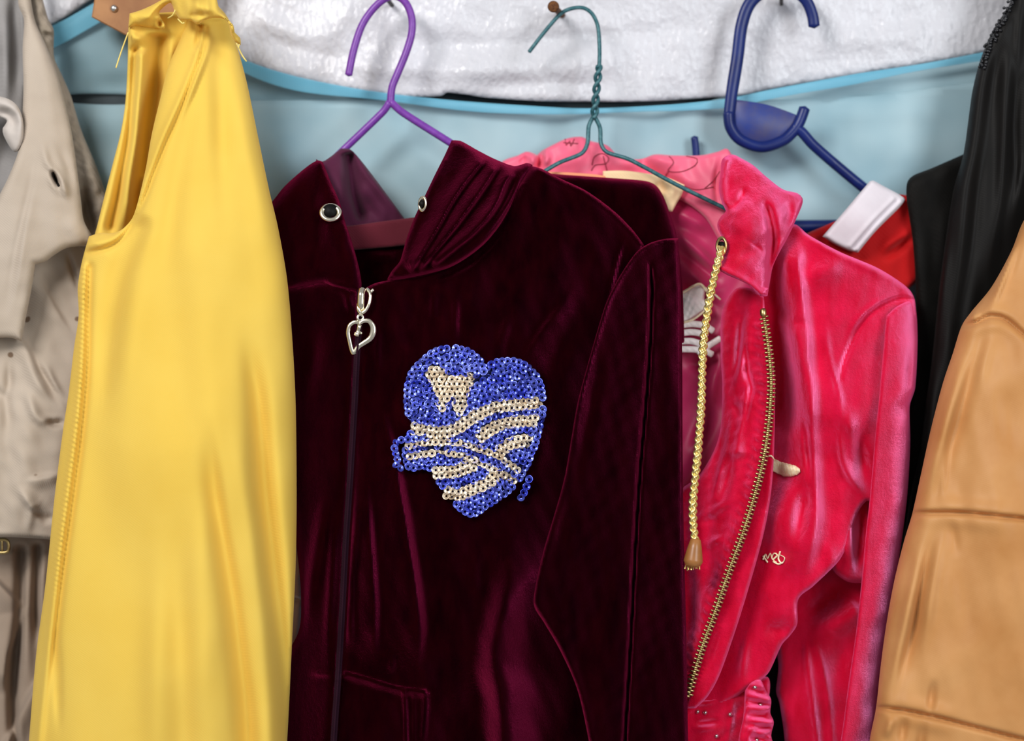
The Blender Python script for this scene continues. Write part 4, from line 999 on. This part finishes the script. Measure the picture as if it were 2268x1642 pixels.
_, RPM = panel('right_front', pj, VP,
      [(1690, 560, 1), (1720, 520), (1742, 500), (1764, 498), (1790, 520), (1860, 558), (1940, 592), (1990, 622), (2016, 644), (2026, 664), (2030, 700, 1), (2000, 900), (1940, 1120, 1), (1920, 1110), (1898, 1140), (1880, 1200), (1860, 1240), (1836, 1266), (1800, 1300), (1768, 1328), (1766, 1382), (1750, 1408), (1732, 1428), (1704, 1488), (1686, 1506), (1660, 1524), (1600, 1560), (1480, 1580, 1), (1480, 1400), (1600, 1200), (1660, 1000), (1680, 800), (1676, 640)],
      [(1740, 520, 60), (1700, 700, 52), (1730, 900, 48), (1850, 600, 68), (2010, 660, 58), (1900, 850, 74), (1790, 900, 72), (1780, 1250, 74), (1900, 1080, 66), (1680, 1300, 66), (1560, 1500, 62), (1700, 1480, 70)],
      [fold([(1766, 520), (1765, 600), (1774, 660), (1784, 755), (1793, 860), (1798, 960), (1804, 1080), (1806, 1150), (1796, 1210), (1770, 1312)], 30, 14, wl=85, wr=15, t=(.08, .1)),
       fold([(1780, 900), (1788, 1000), (1796, 1080)], -10, 6), fold([(1772, 640), (1760, 700), (1750, 716), (1760, 740), (1770, 800), (1784, 900)], 20, 20),
       fold([(1722, 530), (1716, 620), (1728, 740), (1740, 860), (1740, 980)], -30, 26, t=(.1, .1)), fold([(1745, 510), (1742, 600), (1735, 700)], 12, 12),
       fold([(1770, 625), (1800, 612), (1840, 596), (1885, 575)], 12, 14, wl=30, wr=18), fold([(1760, 500), (1830, 550), (1920, 592), (2000, 636)], 5, 9),
       fold([(2026, 664), (1992, 662), (1957, 674), (1926, 694), (1900, 726), (1880, 772), (1866, 812), (1860, 856)], -9, 5, t=(.01, .1)), fold([(1998, 655), (1962, 664), (1920, 690), (1892, 724), (1872, 770)], 7, 8),
       fold([(1816, 680), (1826, 722), (1836, 790), (1846, 832), (1860, 884), (1862, 952), (1860, 1010)], 9, 6, wl=13, wr=8), fold([(1830, 800), (1848, 850), (1856, 900)], -5, 4),
       fold([(1866, 880), (1880, 930), (1894, 1010), (1902, 1060)], 20, 12, wl=15, wr=16), fold([(1862, 930), (1864, 1010), (1880, 1054), (1904, 1086), (1926, 1112)], 16, 9, wl=8, wr=14), fold([(1890, 940), (1912, 1040), (1926, 1090)], -22, 16),
       fold([(1776, 1070), (1748, 1100), (1730, 1150), (1712, 1240)], 22, 28, wl=30, wr=50, t=(.45, .45)), fold([(1716, 1020), (1730, 1050), (1760, 1070)], -9, 12), fold([(1790, 1060), (1776, 1130), (1760, 1220)], -24, 16),
       fold([(1690, 1270), (1720, 1330), (1730, 1400)], 10, 36), fold([(1660, 1400), (1648, 1460), (1640, 1530)], 8, 9), fold([(1690, 1380), (1720, 1400), (1760, 1380)], -7, 16), fold([(1830, 1190), (1840, 1230), (1830, 1270)], 10, 14)],
      edge=(12, 4.5), noise=[(120, 4, 20, 50), (45, 1.6, 40, 70)], step=4.0, thick=4, seed=15)
def sleeve_roll(x, y):
    xr = np.interp(y, [660, 700, 770, 860, 900, 980, 1090, 1190, 1320, 1440, 1540, 1642, 1960], [2026, 2030, 2032, 2027, 2015, 2016, 2010, 1998, 1978, 1958, 1944, 1938, 1930])
    wob = 46 + 5*np.sin(y/37.0) + 4*np.sin(y/13.0 + 1)
    t = np.clip((xr - x) / wob, 0, 1)
    return -17 * (1 - np.sqrt(np.clip(1 - (1 - t)**2, 0, 1)))
_, RPS = panel('sleeve', pj, VP,
      [(1963, 700, 1), (1985, 680), (2010, 668), (2026, 668, 1), (2031, 710), (2032, 770), (2027, 860), (2015, 900), (2016, 980), (2010, 1090), (1998, 1190), (1978, 1320), (1958, 1440), (1944, 1540), (1938, 1642), (1930, 1960, 1), (1800, 1960, 1), (1838, 1760), (1862, 1642), (1880, 1510), (1896, 1400), (1908, 1290), (1918, 1180), (1927, 1100), (1938, 970), (1948, 870), (1956, 780)],
      [(2000, 690, 68), (1960, 800, 80), (2020, 800, 76), (1940, 1100, 84), (2000, 1100, 78), (1900, 1500, 86), (1950, 1500, 80), (1850, 1900, 86), (1930, 1900, 80)],
      [fold([(2022, 740), (2012, 840), (2010, 900)], -5, 7)],
      edge=(9, 3), noise=[(150, 2.5, 10, 30), (36, 0.9, 30, 60)], step=3.2, thick=4, seed=16, extra=sleeve_roll)
# left front with its gathered zip edge
lf = [(1600, 690), (1630, 640), (1665, 640), (1692, 658, 1), (1696, 700), (1706, 770), (1712, 840), (1710, 900), (1700, 990), (1680, 1080), (1650, 1180), (1620, 1262), (1590, 1350), (1560, 1432), (1536, 1510), (1520, 1560), (1500, 1700, 1), (1440, 1700, 1), (1440, 1120, 1), (1500, 1092), (1516, 1078), (1540, 1062), (1562, 1034), (1586, 988), (1597, 940), (1600, 860), (1596, 770)]
zipc = [(1690, 690), (1702, 770), (1708, 840), (1706, 900), (1696, 990), (1676, 1080), (1646, 1180), (1616, 1262), (1586, 1350), (1556, 1432), (1532, 1512), (1524, 1546)]
zin = [(x - 15, y + 3) for x, y in zipc]
_, RPL = panel('left_front', pj, VP, lf,
      [(1620, 680, 60), (1690, 680, 74), (1600, 900, 62), (1700, 900, 80), (1560, 1100, 66), (1660, 1100, 82), (1480, 1300, 58), (1590, 1300, 82), (1460, 1650, 58), (1530, 1500, 80)],
      [fold([(1664, 670), (1646, 700), (1638, 760), (1630, 820), (1600, 852)], -16, 8, wl=9, wr=7), fold([(1664, 680), (1650, 720), (1644, 790), (1630, 850), (1612, 880)], 18, 9, wl=7, wr=14), fold([(1656, 690), (1650, 760), (1654, 820), (1664, 860), (1658, 890), (1650, 940), (1640, 990)], -16, 6, wl=8, wr=6),
       fold([(1664, 800), (1652, 900), (1634, 990), (1622, 1060), (1598, 1110)], 16, 9, wl=9, wr=18), fold([(1625, 900), (1612, 980), (1596, 1040), (1580, 1100), (1545, 1140)], 18, 10, wl=8, wr=20), fold([(1640, 1000), (1610, 1060), (1590, 1120)], -12, 12),
       fold([(1660, 1000), (1630, 1000), (1600, 1010)], 8, 10), fold([(1640, 1090), (1600, 1120), (1560, 1150), (1530, 1170)], 12, 12), fold([(1606, 1190), (1580, 1200), (1560, 1220)], 9, 9), fold([(1590, 1160), (1570, 1150), (1550, 1170)], -9, 9), fold([(1620, 880), (1640, 920), (1660, 930)], -6, 9),
       fold([(1580, 1280), (1560, 1340), (1550, 1400)], 8, 18), fold([(1530, 1240), (1536, 1340), (1526, 1440)], -10, 16), fold([(1620, 880), (1650, 890), (1680, 880)], 7, 12),
       fold(zin, 5, 15, t=(.03, .03)), fold([(x - 20, y + 5) for x, y in zipc], 2.0, 12, t=(.03, .05), lam=21, skew=2.2)],
      edge=(9, 4), noise=[(70, 3.2, 30, 60), (30, 0.9, 30, 70)], step=3.2, thick=3, seed=17)
_, RPP = panel('zip_placket', pj, VP, [(1694, 700, 1), (1706, 760), (1716, 850), (1716, 930), (1714, 1010), (1708, 1090), (1692, 1180), (1662, 1290), (1628, 1400), (1592, 1500), (1566, 1545), (1540, 1570, 1), (1516, 1570, 1), (1536, 1510), (1560, 1432), (1590, 1350), (1620, 1262), (1650, 1180), (1680, 1080), (1700, 990), (1708, 900), (1704, 800)],
      [(1700, 750, 72), (1712, 950, 74), (1680, 1180, 80), (1620, 1400, 82), (1550, 1540, 80)], [fold([(1600, 1380), (1580, 1440), (1562, 1500)], -6, 8)], edge=(8, 4), noise=[(40, 1, 40, 60)], step=3.2, thick=3, seed=18)
# brass zip: one mesh of interlocking teeth, plus end stop
c = spline(zipc, False, 1.5)
L = np.concatenate([[0], np.cumsum(np.hypot(*np.diff(c, axis=0).T))])
geos = []
s, side = 12.0, 1
tg = np.gradient(c, axis=0)
while s < L[-1] - 2:
    x, y = np.interp(s, L, c[:, 0]), np.interp(s, L, c[:, 1]); tx, ty = np.interp(s, L, tg[:, 0]), np.interp(s, L, tg[:, 1]); n_ = math.hypot(tx, ty); tx /= n_; ty /= n_
    nx_, ny_ = -ty, tx
    d = max(float(RPL.depth(x - 8, y)[0]), float(RPP.depth(x + 6, y)[0])) + 1.5
    for k, (o0, o1) in enumerate(((1.0, -9.5), (-1.0, 9.5))):
        off = 0 if k == 0 else 4.6
        q = [(x + tx*off + nx_*o, y + ty*off + ny_*o, d) for o in (o0*2.5, (o0*2.5 + o1)/2, o1)]
        pts = P([v[0] for v in q], [v[1] for v in q], [v[2] for v in q])
        geos.append(tube_geo(pts, px(1)*np.array([3.2, 2.4, 2.6]), 6))
    s += 9.4
zo = mesh_obj('zip_teeth', *merge(geos), M['brass'], pj, label='brass zip teeth')
d = float(RPL.depth(1688, 692)[0]) + 2
V, F = lathe_geo(P(1690, 684, d), P(1691, 702, d + 1), [(0, px(5)), (.2, px(7.5)), (.8, px(7.5)), (1, px(5))], 12)
mesh_obj('end_stop', V, F, M['brass'], zo)
# waistband and gathered side
_, RW = panel('waistband', pj, VP, [(1480, 1545, 1), (1540, 1552), (1590, 1546), (1640, 1526), (1700, 1500), (1700, 1560), (1664, 1660), (1640, 1960, 1), (1480, 1960, 1)], [(1500, 1560, 66), (1680, 1540, 62), (1560, 1800, 70), (1660, 1900, 62)],
      [fold([(1516, 1552), (1570, 1556), (1606, 1530)], 7, 7), fold([(1530, 1606), (1570, 1602), (1600, 1596)], -12, 7), fold([(1524, 1614), (1570, 1612), (1600, 1612)], 8, 9), fold([(1622, 1540), (1620, 1600), (1606, 1660)], 6, 6)], edge=(10, 4), noise=[(40, 2, 60, 60)], step=3.2, thick=3, seed=20)
_, RG = panel('gathered_side', pj, VP, [(1650, 1530, 1), (1664, 1512), (1684, 1506), (1696, 1530), (1708, 1550), (1706, 1580), (1714, 1600), (1708, 1630), (1716, 1660), (1712, 1960, 1), (1630, 1960, 1), (1636, 1640), (1646, 1590)], [(1670, 1520, 76), (1670, 1700, 82), (1700, 1560, 74), (1650, 1900, 80)],
      [fold([(1680, 1512), (1682, 1560), (1690, 1620), (1692, 1760)], 11, 24, t=(.05, 0), lam=27, skew=1.5), fold([(1702, 1530), (1704, 1600), (1706, 1700)], 7, 12, t=(.05, 0), lam=17), fold([(1672, 1560), (1640, 1600), (1620, 1680)], 10, 8), fold([(1700, 1590), (1664, 1620), (1650, 1680)], 10, 8)],
      edge=(10, 5), noise=[(24, 1.6, 70, 40)], step=2.6, thick=3, seed=21)
studs = [(1545, 1577, RW), (1562, 1579, RW), (1587, 1631, RW), (1672, 1523, RG), (1684, 1562, RG), (1676, 1640, RG), (1617, 1583, RW)]
for x, y, R in studs:
    d = float(R.depth(x, y)[0])
    p0 = P(x, y, d - 0.2)
    V, F = lathe_geo(p0, P(x, y, d + 1.8), [(0, px(5.5)), (.3, px(5.5)), (.7, px(4)), (1, px(1.5))], 14)
    mesh_obj('stud', V, F, M['steel'], pj)
# hood front flap
_, RHP = panel('hood', pj, VP,
      [(1596, 380, 1), (1600, 352), (1622, 342), (1640, 350), (1668, 366), (1700, 394), (1735, 420), (1766, 428), (1778, 440), (1776, 456), (1764, 484), (1748, 520), (1726, 560), (1712, 590), (1706, 620), (1700, 656, 1), (1684, 656), (1664, 636), (1640, 622), (1612, 610), (1592, 598), (1588, 588), (1600, 574), (1606, 552), (1600, 528), (1590, 508), (1589, 494), (1598, 478), (1608, 468), (1600, 452), (1592, 420)],
      [(1610, 360, 62), (1770, 450, 64), (1600, 500, 78), (1600, 590, 90), (1690, 640, 88), (1660, 500, 92), (1720, 560, 78)],
      [fold([(1612, 350), (1602, 390), (1604, 440), (1612, 466)], 12, 9, t=(.03, .1)), fold([(1614, 470), (1640, 446), (1652, 410)], -16, 9, t=(.2, .2)), fold([(1604, 480), (1636, 462), (1660, 430)], 10, 12), fold([(1690, 440), (1704, 480), (1712, 530), (1706, 590), (1704, 640)], -26, 9, wl=10, wr=9, t=(.1, .02)),
       fold([(1700, 420), (1724, 470), (1726, 520)], 10, 14), fold([(1740, 430), (1750, 470), (1738, 520)], -9, 10), fold([(1644, 524), (1676, 546), (1700, 572)], -4, 4), fold([(1600, 500), (1630, 500), (1650, 520)], 7, 14), fold([(1594, 594), (1640, 618), (1690, 654)], 7, 8, t=(.02, .02)), fold([(1630, 560), (1660, 590), (1690, 620)], 8, 20)],
      edge=(11, 4.5), noise=[(60, 2.5, 30, 60), (28, 1.2, 40, 80)], step=3.2, thick=3, seed=22)
de = float(RHP.depth(1612, 545)[0])
ey = mesh_obj('eyelet', *ring_geo(P(1598, 545, de + 1), (-0.9, -1, 0.05), px(17), px(4.5), 30, 8, 0.72), M['brass'], pj)
mesh_obj('eyelet_hole', *lathe_geo(P(1599, 545, de - 0.4), P(1597, 545, de + 0.2), [(0, px(14)*0.7), (1, px(14)*0.7)], 20), M['black'], ey)
# drawcord: four braided strands, toggle at the end
dc = spline([(1600, 548), (1588, 590), (1576, 640), (1566, 700), (1558, 760), (1555, 830), (1553, 900), (1549, 960), (1543, 1030), (1536, 1100), (1535, 1150), (1540, 1200)], False, 2.5)
n = len(dc); tt = np.linspace(0, 1, n)
cd = np.interp(tt, [0, .05, .25, .6, 1], [de + 2, de + 7, de + 4, 98, 100])
sgd = np.gradient(dc, axis=0); nn = np.stack([-sgd[:, 1], sgd[:, 0]], 1); nn /= np.linalg.norm(nn, axis=1)[:, None]
Ld = np.concatenate([[0], np.cumsum(np.hypot(*np.diff(dc, axis=0).T))])
gs = []
for dirn, ph0 in ((1, 0), (1, 2.09), (1, 4.19), (-1, 0.5), (-1, 2.6), (-1, 4.7)):
    a = dirn*2*math.pi*Ld/46 + ph0
    rad = 5.4 + 1.6*np.sin(2*a + dirn)
    q = dc + nn*(rad*np.cos(a))[:, None]
    gs.append(tube_geo(P(q[:, 0], q[:, 1], cd + rad*np.sin(a)*PXMM*0.8), px(3.7), 7, flat=0.8))
gs.append(tube_geo(P(dc[:, 0], dc[:, 1], cd), px(5.0), 8))
cord = mesh_obj('drawcord', *merge(gs), M['gold_cord'], pj, label='braided gold drawcord')
p0, p1 = P(1541, 1194, 101), P(1534, 1256, 101)
tog = mesh_obj('toggle', *lathe_geo(p0, p1, [(0, px(8)), (0.03, px(11)), (0.3, px(15)), (0.6, px(18.5)), (0.74, px(20)), (0.8, px(20.5)), (0.92, px(17)), (1, px(13))], 28), M['toggle'], cord, label='brown plastic cord toggle')
gs = []
for k in range(9):
    gs.append(tube_geo(path3([(1520 + 3.6*k, 1250, 101), (1518 + 4.0*k + random.uniform(-2, 2), 1262 + random.uniform(-5, 3), 101 + random.uniform(-2, 3))], 3), px(1.6), 6))
mesh_obj('frayed_end', *merge(gs), M['gold_cord'], cord)
# gold embroidery on the chest
def stitched(name, lines, r, off):
    geos = [tube_geo(on_path(RPM, q, off, 3), px(r), 8, flat=0.6) for q in lines]
    return mesh_obj(name, *merge(geos), M['gold_thread'], pj)
stitched('embroidered_letters', [[(1690, 1240), (1696, 1228), (1700, 1238), (1706, 1226), (1710, 1238)], [(1690, 1232), (1700, 1246)], [(1712, 1240), (1722, 1230), (1714, 1226), (1710, 1238), (1720, 1246)], [(1728, 1222), (1724, 1238), (1732, 1248), (1738, 1236), (1728, 1230)], [(1712, 1244), (1724, 1250), (1734, 1246)]], 1.9, 0.9)
def leaf():
    pl = spline([(1700, 1014, 1), (1716, 1018), (1730, 1024), (1760, 1032), (1772, 1042), (1762, 1052), (1738, 1056), (1722, 1050), (1700, 1040, 1)], True, 4)
    geos = []
    for x in np.arange(1702, 1772, 2.6):
        ys = np.arange(1010, 1062, 1.0); m = inside(np.full(len(ys), x), ys, pl)
        if m.sum() < 3: continue
        y0, y1 = ys[m][0], ys[m][-1]
        q = np.linspace(y0, y1, 7); xx = x + (q - y0)*0.12
        d = RPM.depth(xx, q) + 1.4 + 1.0*np.sin(np.linspace(0, math.pi, 7))
        geos.append(tube_geo(P(xx, q, d), px(2.0), 6))
    geos.append(tube_geo(on_path(RPP, [(1698, 1012), (1708, 1010), (1714, 1018)], 1.0, 3), px(2), 6))
    return geos
mesh_obj('embroidered_leaf', *merge(leaf()), M['gold_thread'], pj)

# ================================================================== RED SHIRT
rsx = empty('shirt', 1960, 480, 24, 'red jersey shirt with a white neckband on the blue plastic hanger', 'shirt')
panel('body', rsx, M['red'], [(1780, 520, 1), (1990, 430, 1), (2060, 440, 1), (2040, 600), (2032, 622), (2000, 660), (1990, 900, 1), (1780, 900, 1)], [(1850, 540, 32), (2030, 450, 32), (2030, 620, 29), (1850, 900, 30)],
      [fold([(1950, 580), (1990, 548), (2030, 520)], -16, 10), fold([(1940, 560), (1990, 530), (2030, 500)], 8, 12)], edge=(16, 4), noise=[(70, 2, 40, 60)], step=4, thick=1.5)
panel('neckband', rsx, M['white_knit'], [(1926, 402, 1), (1934, 400), (1960, 414), (1990, 430), (2006, 441, 1), (1990, 462), (1940, 512), (1900, 560, 1), (1880, 556), (1850, 542), (1822, 524, 1), (1870, 468)], [(1930, 405, 44), (2004, 442, 40), (1890, 556, 42), (1825, 524, 44), (1920, 480, 48)],
      [fold([(1990, 442), (1940, 492), (1890, 552)], -4, 4, t=(.01, .01)), fold([(1982, 438), (1932, 488), (1880, 548)], 3, 4, t=(.01, .01)), fold([(1998, 446), (1948, 496), (1898, 556)], 3, 5, t=(.01, .01))], edge=(10, 4), step=3.2, thick=2)

# ================================================================== BLACK CLOTHES
bk = empty('black_jacket', 2070, 370, 30, 'black jacket shoulder showing behind the draped black garment', 'jacket')
panel('shoulder', bk, M['black_wool'], [(2160, 330, 1), (2115, 350), (2060, 374), (2024, 388), (2010, 402), (2007, 430), (2012, 470), (2022, 540), (2028, 640), (2026, 760), (1990, 960), (1890, 1180), (1760, 1380), (1690, 1520), (1670, 1960, 1), (2160, 1960, 1)], [(2020, 410, 44), (2150, 360, 34), (2030, 700, 38), (2100, 600, 35), (1760, 1500, 29), (1700, 1900, 29), (2000, 1200, 30), (2150, 1900, 24), (1950, 1900, 24)],
      [fold([(2040, 400), (2060, 500), (2066, 640)], -8, 20), fold([(2100, 390), (2090, 500), (2084, 640)], 6, 20)], edge=(26, 7), noise=[(90, 3, 20, 40)], step=5, thick=2)
bd = empty('draped_garment', 2230, 40, 60, 'black satin garment hanging in folds beside the camel jacket', 'clothes')
_, RBD = panel('body', bd, M['black'], [(2240, -160, 1), (2238, 0), (2204, 58), (2182, 104), (2166, 150), (2154, 200), (2148, 240), (2134, 340), (2112, 420), (2096, 520), (2080, 640), (2066, 780), (2050, 900), (2036, 1010), (2014, 1110), (1990, 1300), (1960, 1640), (1930, 1960, 1), (2420, 1960, 1), (2420, -160, 1)],
      [(2250, -100, 58), (2180, 150, 58), (2300, 200, 56), (2100, 600, 60), (2250, 600, 56), (2060, 1000, 56), (2000, 1500, 52), (2400, 1000, 54), (2400, 0, 54), (2400, 400, 52)],
      [fold([(2224, 60), (2200, 180), (2180, 300), (2160, 440), (2140, 620), (2110, 800)], -16, 16, t=(.1, .2)), fold([(2200, 140), (2180, 260), (2154, 400), (2130, 560), (2100, 740)], 16, 18), fold([(2250, 30), (2236, 160), (2226, 300), (2214, 460), (2180, 640)], 18, 12, wl=16, wr=9), fold([(2262, 120), (2246, 260), (2250, 420), (2240, 520)], -16, 12),
       fold([(2268, 330), (2256, 420), (2244, 500)], 16, 10), fold([(2268, -20), (2258, 60), (2252, 200)], 10, 9), fold([(2120, 480), (2096, 680), (2070, 880)], -8, 12)],
      edge=(26, 12), noise=[(80, 3, 8, 15)], step=5)
gs = []
rb = random.Random(3)
edge_l = spline([(2238, -10), (2206, 56), (2184, 102), (2168, 150)], False, 4)
for (x, y) in edge_l:
    for k in range(2):
        xx, yy = x + rb.uniform(-2, 16), y + rb.uniform(-4, 4)
        c0 = P(xx, yy, float(RBD.depth(max(xx, x + 3), yy)[0]) + 1)
        gs.append(lathe_geo(c0 + np.array([0, 0.0009, 0]), c0 - np.array([0, 0.0009, 0]), [(0, px(1.5)), (.3, px(3.6)), (.7, px(3.6)), (1, px(1.5))], 8))
mesh_obj('beaded_edge', *merge(gs), solid('black_bead', (.01, .01, .012, 1), None, 0.1), bd, label='row of small black beads along the edge')

# ================================================================== CAMEL JACKET
tj = empty('satin_jacket', 2250, 540, 90, 'camel satin quilted jacket at the right edge of the row', 'jacket')
_, RT = panel('sleeve', tj, M['tan'],
      [(2420, 300, 1), (2330, 400), (2268, 488), (2240, 556), (2196, 636), (2152, 690), (2130, 722), (2110, 784), (2088, 850), (2062, 950), (2040, 1050), (2020, 1140), (2002, 1200), (1980, 1290), (1962, 1390), (1950, 1480), (1940, 1570), (1926, 1642), (1890, 1960, 1), (2500, 1960, 1), (2500, 300, 1)],
      [(2330, 420, 90), (2200, 640, 92), (2120, 800, 94), (2300, 800, 114), (2030, 1150, 98), (2250, 1150, 124), (1960, 1500, 105), (2250, 1500, 126), (2450, 1000, 114), (1900, 1950, 108), (2450, 1950, 118)],
      [fold([(2120, 724), (2150, 718), (2182, 704), (2192, 700, 1), (2214, 702), (2236, 714), (2268, 742), (2330, 790)], -9, 5.5, t=(.01, .01)), fold([(2124, 742), (2180, 726), (2215, 722), (2260, 760)], 4, 14, t=(.3, .3)), fold([(2140, 700), (2180, 690), (2220, 690), (2264, 722)], 3, 13, t=(.3, .3)),
       fold([(2010, 1139), (2060, 1136), (2120, 1136), (2190, 1142), (2268, 1150), (2400, 1164)], -11, 5, t=(.01, .01)), fold([(2010, 1156), (2100, 1152), (2268, 1168)], 4, 18), fold([(2020, 1122), (2100, 1120), (2268, 1134)], 4, 18),
       fold([(1938, 1568), (2000, 1575), (2080, 1592), (2150, 1610), (2268, 1640), (2400, 1670)], -11, 5, t=(.01, .01)), fold([(1936, 1586), (2010, 1594), (2150, 1628)], 4, 17), fold([(1944, 1552), (2010, 1560), (2150, 1594)], 4, 17),
       fold([(2262, 510), (2236, 580), (2206, 660), (2190, 704)], 12, 9, wl=16, wr=7), fold([(2244, 540), (2220, 600), (2190, 650), (2160, 700)], -7, 9), fold([(2168, 690), (2158, 704), (2150, 720)], 7, 8),
       fold([(2186, 712), (2160, 800), (2130, 900), (2100, 1000), (2082, 1080), (2070, 1136)], -9, 13, wl=10, wr=18), fold([(2150, 740), (2126, 830), (2092, 950), (2066, 1050), (2050, 1130)], 10, 15), fold([(2200, 720), (2180, 800), (2160, 880)], 5, 14),
       fold([(2104, 950), (2090, 1040), (2084, 1120)], 5, 8), fold([(2056, 1140), (2036, 1230), (2010, 1360), (1984, 1480), (1962, 1566)], 9, 12), fold([(2078, 1144), (2054, 1240), (2030, 1360), (2000, 1480), (1990, 1570)], -10, 12, wl=9, wr=16), fold([(2098, 1142), (2070, 1260), (2052, 1380), (2040, 1500)], 7, 14),
       fold([(2104, 1140), (2112, 1190), (2120, 1240)], -4, 12), fold([(2070, 1500), (2064, 1540), (2058, 1590)], -7, 9), fold([(2048, 1580), (2040, 1642), (2036, 1760)], -8, 10), fold([(1980, 1580), (1960, 1642)], 7, 10), fold([(2006, 1580), (1994, 1660)], -6, 9)],
      edge=(34, 14), noise=[(150, 4, 30, 60), (60, 1.2, 40, 80)], step=4.5, thick=6, seed=30)
